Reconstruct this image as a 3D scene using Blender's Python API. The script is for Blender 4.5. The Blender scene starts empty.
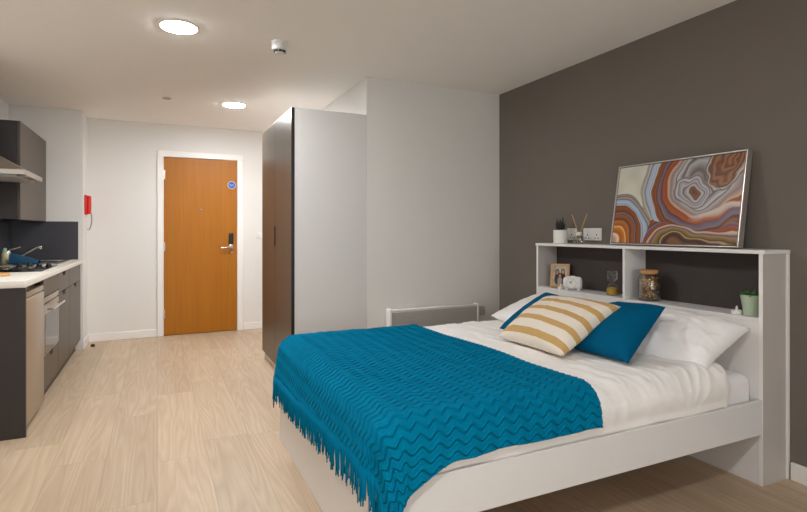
import bpy, bmesh, math, random
from mathutils import Vector, Matrix, noise
random.seed(7)
PI = math.pi
SC = bpy.context.scene
COL = SC.collection

# ------------------------------------------------------------------ colours and materials
def lin(c):
    c /= 255.0
    return c / 12.92 if c <= 0.04045 else ((c + 0.055) / 1.055) ** 2.4
def S(r, g, b):
    return (lin(r), lin(g), lin(b), 1.0)

class NT:
    """small helper round a node tree"""
    def __init__(self, name):
        self.m = bpy.data.materials.new(name)
        self.m.use_nodes = True
        self.t = self.m.node_tree
        self.b = self.t.nodes['Principled BSDF']
    def n(self, kind, **kw):
        nd = self.t.nodes.new(kind)
        for k, v in kw.items():
            if k.startswith('i_'):
                nd.inputs[k[2:].replace('_', ' ')].default_value = v
            else:
                setattr(nd, k, v)
        return nd
    def l(self, a, b):
        self.t.links.new(a, b)
    def math(self, op, a, b=None, c=None):
        nd = self.n('ShaderNodeMath', operation=op)
        for i, v in enumerate((a, b, c)):
            if v is None: continue
            if isinstance(v, (int, float)): nd.inputs[i].default_value = v
            else: self.l(v, nd.inputs[i])
        return nd.outputs[0]
    def mix(self, fac, a, b, blend='MIX'):
        nd = self.n('ShaderNodeMix', data_type='RGBA', blend_type=blend)
        for i, v in ((0, fac), (6, a), (7, b)):
            if isinstance(v, (int, float)): nd.inputs[i].default_value = v
            elif isinstance(v, tuple): nd.inputs[i].default_value = v
            else: self.l(v, nd.inputs[i])
        return nd.outputs[2]
    def noise(self, vec, scale, detail=3.0, rough=0.5, dist=0.0):
        nd = self.n('ShaderNodeTexNoise')
        nd.inputs['Scale'].default_value = scale
        nd.inputs['Detail'].default_value = detail
        nd.inputs['Roughness'].default_value = rough
        nd.inputs['Distortion'].default_value = dist
        if vec is not None: self.l(vec, nd.inputs['Vector'])
        return nd.outputs['Fac']
    def coords(self, kind='Object', scale=(1, 1, 1)):
        tc = self.n('ShaderNodeTexCoord')
        mp = self.n('ShaderNodeMapping')
        mp.inputs['Scale'].default_value = scale
        self.l(tc.outputs[kind], mp.inputs['Vector'])
        return mp.outputs['Vector']
    def bump(self, h, strength=0.2, dist=0.01):
        nd = self.n('ShaderNodeBump')
        nd.inputs['Strength'].default_value = strength
        nd.inputs['Distance'].default_value = dist
        self.l(h, nd.inputs['Height'])
        self.l(nd.outputs['Normal'], self.b.inputs['Normal'])
    def setp(self, rough=0.5, metal=0.0, **kw):
        self.b.inputs['Roughness'].default_value = rough
        self.b.inputs['Metallic'].default_value = metal
        for k, v in kw.items():
            self.b.inputs[k.replace('_', ' ')].default_value = v

def pm(name, rgb, rough=0.5, metal=0.0, var=0.06, scale=6.0, bump=0.0, bscale=200.0, stretch=(1, 1, 1), **kw):
    """plain procedural material: colour with faint mottling and optional fine bump"""
    t = NT(name)
    v = t.coords('Object', stretch)
    f = t.noise(v, scale, 4.0)
    a = S(*rgb)
    lo = tuple(c * (1 - var) for c in a[:3]) + (1,)
    hi = tuple(min(1, c * (1 + var)) for c in a[:3]) + (1,)
    t.l(t.mix(f, lo, hi), t.b.inputs['Base Color'])
    t.setp(rough, metal, **kw)
    if bump:
        t.bump(t.noise(v, bscale, 2.0), bump, 0.002)
    return t.m

M = {}
M['wall'] = pm('white wall paint', (222, 219, 214), 0.85, var=0.015, bump=0.06, bscale=120)
M['ceiling'] = pm('ceiling paint', (247, 243, 237), 0.9, var=0.015, bump=0.05, bscale=90)
M['grey_wall'] = pm('warm grey wall paint', (111, 103, 95), 0.8, var=0.03, bump=0.06, bscale=120)
M['trim'] = pm('white gloss trim', (232, 228, 224), 0.4, var=0.01)
M['white_board'] = pm('white laminate board', (224, 221, 219), 0.38, var=0.012)
M['white_edge'] = pm('white laminate edge', (232, 230, 228), 0.35, var=0.01)
M['grey_board'] = pm('light grey wardrobe laminate', (210, 207, 204), 0.5, var=0.012)
M['side_board'] = pm('pale greige laminate side', (190, 183, 177), 0.45, var=0.012)
M['brown_door'] = pm('brown satin wardrobe laminate', (70, 57, 45), 0.33, var=0.05, scale=3, stretch=(1, 1, 0.2))
M['dark_back'] = pm('dark brown back board', (58, 50, 47), 0.6, var=0.05)
M['charcoal'] = pm('charcoal laminate', (47, 41, 40), 0.45, var=0.05)
M['splash'] = pm('charcoal splashback', (52, 51, 58), 0.3, var=0.05)
M['taupe'] = pm('taupe satin cabinet front', (80, 70, 60), 0.42, var=0.04)
M['black'] = pm('black plastic', (18, 17, 17), 0.4, var=0.1)
M['gap'] = pm('dark recess', (20, 19, 18), 0.7, var=0.1)
M['worktop'] = pm('white worktop', (222, 216, 206), 0.3, var=0.03, scale=40)
M['steel'] = pm('brushed steel', (196, 190, 182), 0.32, 1.0, var=0.06, scale=30, stretch=(1, 1, 14))
M['fridge'] = pm('silver fridge laminate', (172, 158, 138), 0.3, 0.55, var=0.04, scale=20, stretch=(6, 6, 0.5))
M['chrome'] = pm('chrome', (215, 212, 208), 0.12, 1.0, var=0.03)
M['glass_black'] = pm('black hob glass', (12, 12, 13), 0.06, var=0.1)
M['oven_glass'] = pm('oven glass', (40, 37, 34), 0.05, var=0.05)
M['red'] = pm('red plastic', (205, 22, 18), 0.35, var=0.05)
M['cord'] = pm('grey cord', (110, 104, 98), 0.6, var=0.05)
M['plastic_white'] = pm('white plastic', (228, 226, 222), 0.35, var=0.01)
M['ceramic'] = pm('white ceramic', (226, 224, 218), 0.4, var=0.02, bump=0.03)
M['green_pot'] = pm('sage green ceramic', (176, 192, 168), 0.45, var=0.03)
M['soil'] = pm('dark soil', (40, 30, 24), 0.95, var=0.4, scale=60, bump=0.5, bscale=150)
M['leaf_dark'] = pm('dark succulent leaf', (26, 36, 30), 0.5, var=0.3, scale=30)
M['leaf_green'] = pm('green leaf', (48, 98, 34), 0.45, var=0.35, scale=25)
M['reed'] = pm('bamboo reed', (196, 152, 96), 0.7, var=0.12, scale=40)
M['wood_frame'] = pm('light oak frame', (196, 150, 100), 0.5, var=0.12, scale=20, stretch=(1, 1, 6))
M['cork'] = pm('cork lid', (196, 142, 88), 0.75, var=0.18, scale=60, bump=0.2, bscale=180)
M['sand'] = pm('golden sand', (204, 162, 66), 0.9, var=0.1, scale=150)
M['board_wood'] = pm('chopping board wood', (206, 154, 88), 0.5, var=0.12, scale=14, stretch=(1, 8, 1))
M['bottle_beige'] = pm('beige bottle', (196, 184, 148), 0.35, var=0.05)
M['bottle_green'] = pm('pale green bottle cap', (150, 176, 150), 0.4, var=0.05)
M['sheet'] = pm('white cotton sheet', (238, 235, 234), 0.85, var=0.02, bump=0.12, bscale=400)
M['towel'] = pm('teal kitchen towel', (2, 60, 86), 0.95, var=0.12, scale=40, bump=0.4, bscale=350)
M['teal_fabric'] = pm('teal cushion fabric', (0, 86, 122), 0.9, var=0.07, scale=9, bump=0.25, bscale=420, Specular_IOR_Level=0.06)
M['silver_frame'] = pm('silver picture frame', (206, 198, 192), 0.3, 0.75, var=0.04)
M['blue_sign'] = pm('blue sign face', (20, 84, 176), 0.4, var=0.02)
M['heater_grille'] = pm('grey heater grille', (178, 175, 171), 0.45, 0.0, var=0.04)

def glass_mat(name, tint=(1, 1, 1, 1), k=0.9):
    """thin clear glass: see-through with a Fresnel reflection"""
    t = NT(name)
    tr = t.n('ShaderNodeBsdfTransparent'); gl = t.n('ShaderNodeBsdfGlossy'); gl.inputs['Roughness'].default_value = 0.03
    t.l(t.mix(t.noise(t.coords(), 4), tint, tuple(c * 0.97 for c in tint[:3]) + (1,)), tr.inputs['Color'])
    lw = t.n('ShaderNodeLayerWeight'); lw.inputs['Blend'].default_value = 0.35
    mx = t.n('ShaderNodeMixShader')
    t.l(t.math('ADD', t.math('MULTIPLY', lw.outputs['Fresnel'], 0.42), 0.04), mx.inputs[0]); t.l(tr.outputs[0], mx.inputs[1]); t.l(gl.outputs[0], mx.inputs[2])
    t.l(mx.outputs[0], t.t.nodes['Material Output'].inputs['Surface'])
    return t.m
M['glass'] = glass_mat('clear glass', (0.97, 0.975, 0.97, 1))
M['pane'] = glass_mat('window glass', (0.97, 0.98, 0.98, 1))

def floor_mat():
    t = NT('washed oak vinyl planks')
    tc = t.n('ShaderNodeTexCoord')
    sep = t.n('ShaderNodeSeparateXYZ'); t.l(tc.outputs['Object'], sep.inputs[0])
    x, y = sep.outputs[0], sep.outputs[1]
    W_, L_ = 0.2435, 1.22
    cx = t.math('DIVIDE', t.math('ADD', x, 10 * W_ + 0.003), W_)
    col = t.math('FLOOR', cx); fx = t.math('FRACT', cx)
    wn = t.n('ShaderNodeTexWhiteNoise', noise_dimensions='1D'); t.l(col, wn.inputs['W'])
    cy = t.math('ADD', t.math('DIVIDE', y, L_), t.math('MULTIPLY', wn.outputs['Value'], 3.7))
    row = t.math('FLOOR', cy); fy = t.math('FRACT', cy)
    cid = t.n('ShaderNodeCombineXYZ'); t.l(col, cid.inputs[0]); t.l(row, cid.inputs[1])
    wn2 = t.n('ShaderNodeTexWhiteNoise', noise_dimensions='3D'); t.l(cid.outputs[0], wn2.inputs['Vector'])
    off = t.n('ShaderNodeVectorMath', operation='SCALE'); t.l(wn2.outputs['Color'], off.inputs[0]); off.inputs['Scale'].default_value = 30
    def stretched(sx, sy):
        mp = t.n('ShaderNodeMapping'); mp.inputs['Scale'].default_value = (sx, sy, 1)
        t.l(tc.outputs['Object'], mp.inputs['Vector'])
        ad = t.n('ShaderNodeVectorMath', operation='ADD')
        t.l(mp.outputs[0], ad.inputs[0]); t.l(off.outputs[0], ad.inputs[1])
        return ad.outputs[0]
    # cathedral grain: contours of a stretched noise
    big = t.noise(stretched(6.5, 0.42), 1.0, 2.0, 0.4, 0.15)
    rings = t.math('FRACT', t.math('MULTIPLY', big, 17.0))
    rings = t.math('ABSOLUTE', t.math('SUBTRACT', rings, 0.5))
    fine = t.noise(stretched(70, 3.0), 1.0, 4.0, 0.6)
    mid = t.noise(stretched(14, 1.0), 1.0, 3.0, 0.6, 0.6)
    base = t.mix(mid, S(172, 148, 120), S(216, 198, 173))
    base = t.mix(t.math('MULTIPLY', t.math('SUBTRACT', 0.5, rings), 0.8), base, S(158, 130, 100))
    base = t.mix(t.math('MULTIPLY', fine, 0.50), base, S(168, 142, 112))
    hsv = t.n('ShaderNodeHueSaturation'); t.l(base, hsv.inputs['Color'])
    t.l(t.math('ADD', t.math('MULTIPLY', wn2.outputs['Value'], 0.15), 0.91), hsv.inputs['Value'])
    # joints
    ex = t.math('MINIMUM', fx, t.math('SUBTRACT', 1.0, fx))
    ey = t.math('MINIMUM', fy, t.math('SUBTRACT', 1.0, fy))
    jx = t.math('LESS_THAN', ex, 0.008); jy = t.math('LESS_THAN', ey, 0.0016)
    j = t.math('MAXIMUM', jx, jy)
    t.l(t.mix(t.math('MULTIPLY', j, 0.28), hsv.outputs['Color'], S(120, 92, 68)), t.b.inputs['Base Color'])
    t.l(t.math('ADD', t.math('MULTIPLY', fine, 0.16), 0.36), t.b.inputs['Roughness'])
    t.setp(0.45); t.b.inputs['Roughness'].default_value = 0.45
    t.bump(t.math('SUBTRACT', t.math('MULTIPLY', fine, 0.3), j), 0.12, 0.002)
    return t.m
M['floor'] = floor_mat()

def oak_mat():
    t = NT('oak veneer door')
    v = t.coords('Object', (34, 34, 1.1))
    f = t.noise(v, 1.0, 5.0, 0.6, 0.3)
    v2 = t.coords('Object', (7, 7, 0.35))
    g = t.noise(v2, 1.0, 3.0, 0.5, 0.5)
    c = t.mix(f, S(148, 85, 10), S(182, 119, 24))
    c = t.mix(t.math('MULTIPLY', g, 0.5), c, S(154, 90, 12))
    t.l(c, t.b.inputs['Base Color'])
    t.setp(0.45); t.b.inputs['Specular IOR Level'].default_value = 0.3
    t.bump(f, 0.05, 0.001)
    return t.m
M['oak'] = oak_mat()

def duvet_mat():
    t = NT('white duvet cotton')
    v = t.coords('UV', (150, 150, 1))
    w = t.n('ShaderNodeTexChecker'); w.inputs['Scale'].default_value = 1.0
    t.l(v, w.inputs['Vector'])
    f = t.noise(t.coords('UV', (6, 3, 1)), 1.5, 4.0)
    t.l(t.mix(f, S(238, 233, 229), S(246, 243, 240)), t.b.inputs['Base Color'])
    t.setp(0.88, Sheen_Weight=0.15)
    h = t.math('ADD', t.math('MULTIPLY', w.outputs['Fac'], 0.25), t.noise(t.coords('UV', (60, 60, 1)), 1.0, 3.0))
    t.bump(h, 0.12, 0.004)
    return t.m
M['duvet'] = duvet_mat()

PITCH, WAVE, AMP = 0.036, 0.066, 0.0105
def throw_mat():
    t = NT('teal knitted wool')
    tc = t.n('ShaderNodeTexCoord')
    v = tc.outputs['UV']
    sep = t.n('ShaderNodeSeparateXYZ'); t.l(v, sep.inputs[0])
    f = t.noise(v, 9.0, 4.0)
    t.l(t.mix(f, S(0, 106, 142), S(0, 121, 157)), t.b.inputs['Base Color'])
    t.setp(0.92)
    t.b.inputs['Specular IOR Level'].default_value = 0.04
    tri = t.math('SUBTRACT', t.math('MULTIPLY', t.math('ABSOLUTE', t.math('SUBTRACT', t.math('FRACT', t.math('DIVIDE', sep.outputs[0], WAVE)), 0.5)), 4.0), 1.0)
    tri = t.math('SINE', t.math('MULTIPLY', tri, 1.35))
    ph = t.math('FRACT', t.math('DIVIDE', t.math('ADD', sep.outputs[1], t.math('MULTIPLY', tri, AMP)), PITCH))
    # a raised lip beside a narrow groove on every row
    up = t.math('EXPONENT', t.math('MULTIPLY', t.math('POWER', t.math('DIVIDE', t.math('SUBTRACT', ph, 0.62), 0.13), 2.0), -1.0))
    dn = t.math('EXPONENT', t.math('MULTIPLY', t.math('POWER', t.math('DIVIDE', t.math('SUBTRACT', ph, 0.38), 0.10), 2.0), -1.0))
    rows = t.math('SINE', t.math('MULTIPLY', ph, 43.98))
    stitch = t.noise(v, 240.0, 2.0)
    h = t.math('ADD', t.math('SUBTRACT', t.math('MULTIPLY', up, 0.6), t.math('MULTIPLY', dn, 0.9)), t.math('ADD', t.math('MULTIPLY', rows, 0.06), t.math('MULTIPLY', stitch, 0.22)))
    t.bump(h, 0.9, 0.0036)
    return t.m
M['throw'] = throw_mat()

def stripe_mat():
    t = NT('cream linen with mustard stripes')
    tc = t.n('ShaderNodeTexCoord')
    sep = t.n('ShaderNodeSeparateXYZ'); t.l(tc.outputs['UV'], sep.inputs[0])
    wob = t.noise(t.coords('UV', (30, 30, 1)), 1.0, 2.0)
    v = t.math('ADD', sep.outputs[1], t.math('MULTIPLY', wob, 0.008))
    fr = t.math('FRACT', t.math('MULTIPLY', t.math('SUBTRACT', v, 0.055), 4.85))
    st = t.math('LESS_THAN', fr, 0.40)
    weave = t.noise(t.coords('UV', (260, 260, 1)), 1.0, 2.0)
    cream = t.mix(weave, S(216, 204, 188), S(238, 228, 214))
    gold = t.mix(weave, S(184, 146, 88), S(206, 168, 108))
    t.l(t.mix(st, cream, gold), t.b.inputs['Base Color'])
    t.setp(0.9)
    t.bump(t.math('ADD', weave, t.math('MULTIPLY', st, 0.6)), 0.2, 0.003)
    return t.m
M['stripe'] = stripe_mat()

def attr_mat(name, rough):
    t = NT(name)
    a = t.n('ShaderNodeVertexColor'); a.layer_name = 'print'
    f = t.noise(t.coords('UV', (90, 60, 1)), 1.0, 3.0)
    t.l(t.mix(t.math('MULTIPLY', f, 0.12), a.outputs['Color'], S(120, 80, 60)), t.b.inputs['Base Color'])
    t.setp(rough); t.b.inputs['Specular IOR Level'].default_value = 0.25
    return t.m
M['agate'] = attr_mat('agate print', 0.35)
M['photo'] = attr_mat('photo print', 0.25)

def emit_mat(name, rgb, power):
    t = NT(name)
    e = t.n('ShaderNodeEmission'); e.inputs['Strength'].default_value = power
    e.inputs['Color'].default_value = rgb
    t.l(e.outputs[0], t.t.nodes['Material Output'].inputs['Surface'])
    return t.m
LAMP_C, LAMP_P = (0.97, 0.99, 1.02, 1), 280.0
M['lamp'] = emit_mat('lit diffuser', LAMP_C, LAMP_P)

# ------------------------------------------------------------------ mesh builder
class MB:
    def __init__(self):
        self.bm = bmesh.new()
        self.mats = []
        self.uv = None
    def box(self, a, b, bev=0.0, mat=None, seg=2):
        lo = Vector([min(p, q) for p, q in zip(a, b)]); hi = Vector([max(p, q) for p, q in zip(a, b)])
        r = bmesh.ops.create_cube(self.bm, size=1.0)
        vs = r['verts']; d = hi - lo; c = (hi + lo) / 2
        for v in vs: v.co = Vector((v.co.x * d.x, v.co.y * d.y, v.co.z * d.z)) + c
        if bev:
            bev = min(bev, min(d) * 0.45)
            es = list({e for v in vs for e in v.link_edges})
            bmesh.ops.bevel(self.bm, geom=es, offset=bev, segments=seg, affect='EDGES', profile=0.5)
        return self
    def hexa(self, pts, bev=0.0):
        """8 corner points: bottom loop of four, then top loop of four"""
        vs = [self.bm.verts.new(p) for p in pts]
        for f in ((3, 2, 1, 0), (4, 5, 6, 7), (0, 1, 5, 4), (1, 2, 6, 5), (2, 3, 7, 6), (3, 0, 4, 7)):
            self.bm.faces.new([vs[i] for i in f])
        if bev:
            es = list({e for v in vs for e in v.link_edges})
            bmesh.ops.bevel(self.bm, geom=es, offset=bev, segments=2, affect='EDGES', profile=0.5)
        return self
    def lathe(self, prof, c, n=32, axis='z', cap=True):
        """prof: (radius, height) pairs about an axis through c"""
        c = Vector(c); rings = []
        for r, h in prof:
            ring = []
            for i in range(n):
                a = 2 * PI * i / n; p, q = r * math.cos(a), r * math.sin(a)
                o = {'z': (p, q, h), 'x': (h, p, q), 'y': (q, h, p)}[axis]
                ring.append(self.bm.verts.new(c + Vector(o)))
            rings.append(ring)
        for A, B in zip(rings, rings[1:]):
            for i in range(n):
                self.bm.faces.new((A[i], A[(i + 1) % n], B[(i + 1) % n], B[i]))
        if cap:
            self.bm.faces.new(list(reversed(rings[0]))); self.bm.faces.new(rings[-1])
        return self
    def tube(self, pts, r, n=10, cap=True):
        pts = [Vector(p) for p in pts]; rings = []
        rs = r if isinstance(r, (list, tuple)) else [r] * len(pts)
        up = None
        for i, p in enumerate(pts):
            d = (pts[min(i + 1, len(pts) - 1)] - pts[max(i - 1, 0)]).normalized()
            if up is None:
                up = Vector((0, 0, 1)) if abs(d.z) < 0.9 else Vector((1, 0, 0))
            s = d.cross(up).normalized(); up = s.cross(d).normalized()
            rings.append([self.bm.verts.new(p + (s * math.cos(2 * PI * k / n) + up * math.sin(2 * PI * k / n)) * rs[i]) for k in range(n)])
        for A, B in zip(rings, rings[1:]):
            for k in range(n):
                self.bm.faces.new((A[k], A[(k + 1) % n], B[(k + 1) % n], B[k]))
        if cap:
            self.bm.faces.new(list(reversed(rings[0]))); self.bm.faces.new(rings[-1])
        return self
    def grid(self, fn, nu, nv, uvs=None):
        """fn(i, j) -> point on an (nu+1) x (nv+1) grid"""
        V = [[self.bm.verts.new(fn(i / nu, j / nv)) for j in range(nv + 1)] for i in range(nu + 1)]
        if uvs and self.uv is None: self.uv = self.bm.loops.layers.uv.new('UVMap')
        for i in range(nu):
            for j in range(nv):
                f = self.bm.faces.new((V[i][j], V[i + 1][j], V[i + 1][j + 1], V[i][j + 1]))
                if uvs:
                    for lp, (a, b) in zip(f.loops, ((i, j), (i + 1, j), (i + 1, j + 1), (i, j + 1))):
                        lp[self.uv].uv = uvs(a / nu, b / nv)
        return V
    def ball(self, c, r, seg=14, scale=(1, 1, 1)):
        rr = bmesh.ops.create_uvsphere(self.bm, u_segments=seg, v_segments=max(6, seg // 2), radius=r)
        for v in rr['verts']:
            v.co = Vector((v.co.x * scale[0], v.co.y * scale[1], v.co.z * scale[2])) + Vector(c)
        return self
    def xf(self, m):
        for v in self.bm.verts: v.co = m @ v.co
        return self
    def build(self, name, mat, parent=None, origin=None, smooth=False, fix=True, label=None):
        if fix: bmesh.ops.recalc_face_normals(self.bm, faces=self.bm.faces)
        o0 = Vector(origin) if origin is not None else Vector((0, 0, 0))
        if parent is not None: o0 = wpos(parent)
        for v in self.bm.verts: v.co -= o0
        me = bpy.data.meshes.new(name)
        self.bm.to_mesh(me); self.bm.free()
        me.materials.append(mat if not isinstance(mat, str) else M[mat])
        if smooth:
            for p in me.polygons: p.use_smooth = True
            if smooth == 'angle':
                try: me.set_sharp_from_angle(angle=math.radians(40))
                except Exception: pass
        ob = bpy.data.objects.new(name, me)
        COL.objects.link(ob)
        if parent is not None: ob.parent = parent
        else: ob.location = o0
        if label: ob['label'] = label
        return ob
def wpos(o):
    p = Vector((0, 0, 0))
    while o is not None:
        p = p + o.location; o = o.parent
    return p
def thing(name, label, cat, loc, group=None, kind=None):
    o = bpy.data.objects.new(name, None)
    COL.objects.link(o); o.location = loc; o.empty_display_size = 0.05
    return tag(o, label, cat, group, kind)
def tag(o, label, cat=None, group=None, kind=None):
    if label: o['label'] = label
    if cat: o['category'] = cat
    if group: o['group'] = group
    if kind: o['kind'] = kind
    return o
def struct(o, label=None, cat=None):
    o['kind'] = 'structure'
    if label: o['label'] = label
    if cat: o['category'] = cat
    return o
def copy_tree(o, parent=None):
    c = o.copy(); COL.objects.link(c)
    if parent is not None: c.parent = parent
    for ch in list(o.children): copy_tree(ch, c)
    return c
def frame_mat(origin, xaxis, zaxis):
    """matrix whose local x runs along xaxis and local z along zaxis"""
    x = Vector(xaxis).normalized(); z = Vector(zaxis); z = (z - x * z.dot(x)).normalized(); y = z.cross(x)
    m = Matrix((x, y, z)).transposed().to_4x4(); m.translation = Vector(origin)
    return m

# ------------------------------------------------------------------ room dimensions (metres)
W = 2.773          # grey wall
YW = 3.86          # partition wall face
XS = 1.497         # end of the partition / back of the wardrobe
D = 6.545          # far wall with the entrance door
C = 2.423          # ceiling
XL = -1.30         # kitchen wall
YP, XP = 6.17, -0.688   # kitchen end pier
YB = -2.6          # wall behind the camera
T = 0.1

def wallbox(name, a, b, mat, label):
    return struct(MB().box(a, b).build(name, mat, origin=((a[0] + b[0]) / 2, (a[1] + b[1]) / 2, min(a[2], b[2]))), label, 'wall')

fl = MB().box((XL - T, YB - T, -0.08), (W + T, D + T, 0.0)).build('floor', 'floor')
struct(fl, 'pale washed oak plank floor running towards the entrance door', 'floor')
ce = MB().box((XL - T, YB - T, C), (W + T, D + T, C + 0.1)).build('ceiling', 'ceiling')
struct(ce, 'plain off-white ceiling over the whole studio room', 'ceiling')
wallbox('wall_right', (W, YB - T, 0), (W + T, YW, C), 'grey_wall', 'dark warm grey feature wall behind the bed headboard')
wallbox('wall_left', (XL - T, YB - T, 0), (XL, D + T, C), 'wall', 'white wall along the kitchen units')
# wall behind the viewer with the daylight window
WX0, WX1, WZ0, WZ1 = -0.55, 2.15, 0.75, 2.20
m = MB()
m.box((XL, YB - T, 0), (WX0, YB, C)).box((WX1, YB - T, 0), (W, YB, C)).box((WX0, YB - T, 0), (WX1, YB, WZ0)).box((WX0, YB - T, WZ1), (WX1, YB, C))
struct(m.build('wall_back', 'wall', origin=(0.7, YB, 0)), 'white wall with the window behind the viewer', 'wall')
m = MB(); wy_a, wy_b = YB - 0.08, YB - 0.03
for x in (WX0, (WX0 + WX1) / 2 - 0.03, WX1 - 0.06): m.box((x, wy_a, WZ0), (x + 0.06, wy_b, WZ1), 0.004)
for z in (WZ0, WZ1 - 0.06): m.box((WX0 + 0.06, wy_a, z), ((WX0 + WX1) / 2 - 0.03, wy_b, z + 0.06), 0.004).box(((WX0 + WX1) / 2 + 0.03, wy_a, z), (WX1 - 0.06, wy_b, z + 0.06), 0.004)
win = struct(m.build('window_1', 'trim', origin=((WX0 + WX1) / 2, YB, WZ0)), 'wide white framed window behind the viewer', 'window')
MB().box((WX0 + 0.06, YB - 0.058, WZ0 + 0.06), (WX1 - 0.06, YB - 0.052, WZ1 - 0.06)).build('window_glass', 'pane', win)
wallbox('wall_partition', (XS, YW, 0), (W + T, D, C), 'wall', 'white partition wall with the panel heater beside the wardrobe')
wallbox('wall_pier', (XL, YP, 0), (XP, D, C), 'wall', 'white wall stub at the end of the kitchen worktop')
# far wall with the door opening
DX0, DX1, DH = 0.063, 0.863, 2.045
m = MB()
m.box((XP, D, 0), (DX0 - 0.012, D + T, C)).box((DX1 + 0.012, D, 0), (XS, D + T, C)).box((DX0 - 0.012, D, DH + 0.012), (DX1 + 0.012, D + T, C))
struct(m.build('wall_far', 'wall', origin=(0.3, D, 0)), 'white end wall holding the oak entrance door', 'wall')

def baseboard(name, a, b, label):
    struct(MB().box(a, b, 0.004).build(name, 'trim', origin=((a[0] + b[0]) / 2, (a[1] + b[1]) / 2, 0)), label, 'baseboard')
BH, BT = 0.085, 0.016
baseboard('baseboard_far', (XP, D - BT, 0), (DX0 - 0.072, D, BH), 'white skirting board left of the entrance door')
baseboard('baseboard_door', (DX1 + 0.072, D - BT, 0), (XS, D, BH), 'white skirting board right of the entrance door')
baseboard('baseboard_pier', (XP, YP - BT, 0), (XP + BT, D - BT, BH), 'white skirting board round the wall stub beside the kitchen units')
baseboard('baseboard_right', (W - BT, YB, 0), (W, 1.475, BH), 'white skirting board at the foot of the grey wall beside the headboard')
baseboard('baseboard_corner', (W - BT, 3.125, 0), (W, YW, BH), 'white skirting board on the grey wall behind the bed')
baseboard('baseboard_partition', (XS + 0.01, YW - BT, 0), (W - BT, YW, BH), 'white skirting board under the panel heater')

wallbox('door_light_block', (DX0 - 0.3, D + T, 0), (DX1 + 0.3, D + T + 0.05, C), 'wall', 'added unseen panel behind the entrance door blocking light leaks')  # unseen panel added to stop sky light leaking in round the door
# ------------------------------------------------------------------ entrance door
fr = MB()
for x0, x1 in ((DX0 - 0.07, DX0 - 0.004), (DX1 + 0.004, DX1 + 0.07)):
    fr.box((x0, D - 0.018, 0), (x1, D + 0.0, DH + 0.004), 0.004)
fr.box((DX0 - 0.07, D - 0.018, DH + 0.004), (DX1 + 0.07, D, DH + 0.07), 0.004)
fr.box((DX0 - 0.012, D, 0), (DX0 - 0.003, D + T, DH + 0.003)).box((DX1 + 0.003, D, 0), (DX1 + 0.012, D + T, DH + 0.003)).box((DX0 - 0.012, D, DH + 0.003), (DX1 + 0.012, D + T, DH + 0.012))
struct(fr.build('trim_1', 'trim', origin=((DX0 + DX1) / 2, D, 0)), 'white door frame around the oak entrance door', 'door frame')

door = thing('door_1', 'oak veneer entrance door with black lock plate and blue sign', 'door', ((DX0 + DX1) / 2, D + 0.022, 0), kind='structure')
MB().box((DX0, D - 0.003, 0.006), (DX1, D + 0.045, DH), 0.002).build('door_leaf', 'oak', door)
fy = D - 0.003
for z in (0.25, 1.02, 1.84):
    MB().lathe([(0.008, -0.05), (0.008, 0.05)], (DX0 - 0.004, fy - 0.006, z), 12).box((DX0, fy - 0.002, z - 0.05), (DX0 + 0.012, fy + 0.001, z + 0.05)).build('hinge', 'steel', door, smooth='angle')
MB().lathe([(0.011, 0), (0.011, -0.006), (0.007, -0.008)], (0.458, fy, 1.452), 16, 'y').build('peephole', 'chrome', door, smooth='angle')
lk = MB().box((0.768, fy - 0.022, 1.04), (0.822, fy, 1.175), 0.018, seg=4).build('lock_plate', 'black', door, smooth='angle', label='black electronic lock plate')
MB().lathe([(0.013, 0), (0.013, -0.005), (0.010, -0.007)], (0.795, fy - 0.022, 1.145), 16, 'y').build('card_reader', 'oven_glass', lk, smooth='angle')
h = MB().box((0.772, fy - 0.014, 0.985), (0.818, fy, 1.062), 0.005)
h.tube([(0.795, fy - 0.01, 1.012), (0.795, fy - 0.05, 1.012), (0.785, fy - 0.058, 1.01), (0.74, fy - 0.058, 1.004), (0.685, fy - 0.058, 1.0)], 0.010, 12)
h.build('door_handle', 'chrome', door, smooth='angle', label='chrome lever handle')
MB().lathe([(0.015, 0), (0.015, -0.006)], (0.806, fy, 0.94 + 0.0), 16, 'y').build('keyhole_cover', 'chrome', door, smooth='angle')
MB().box((DX1 - 0.003, fy - 0.002, 0.97), (DX1 + 0.003, fy + 0.02, 1.13)).build('latch_plate', 'steel', door)
sg = MB().lathe([(0.046, 0.0), (0.046, -0.003)], (0.803, fy, 1.75), 40, 'y').build('sign', 'plastic_white', door, label='round white and blue fire door sign')
MB().lathe([(0.041, -0.003), (0.041, -0.004)], (0.803, fy, 1.75), 40, 'y').build('sign_face', 'blue_sign', sg)
def text_mesh(name, body, size, mat, parent, m, ext=0.0004):
    cu = bpy.data.curves.new(name, 'FONT'); cu.body = body; cu.size = size; cu.align_x = 'CENTER'; cu.align_y = 'CENTER'; cu.extrude = ext
    tmp = bpy.data.objects.new(name + '_src', cu); COL.objects.link(tmp)
    dg = bpy.context.evaluated_depsgraph_get(); dg.update()
    me = bpy.data.meshes.new_from_object(tmp.evaluated_get(dg))
    bpy.data.objects.remove(tmp)
    mm = Matrix.Translation(-wpos(parent)) @ m
    me.transform(mm); me.materials.clear(); me.materials.append(M[mat])
    ob = bpy.data.objects.new(name, me); COL.objects.link(ob); ob.parent = parent
    return ob
tm = Matrix.Translation((0.803, fy - 0.0045, 1.75)) @ Matrix.Rotation(PI / 2, 4, 'X')
text_mesh('sign_lettering', 'Fire door\nkeep shut', 0.0125, 'plastic_white', sg, tm)

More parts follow.
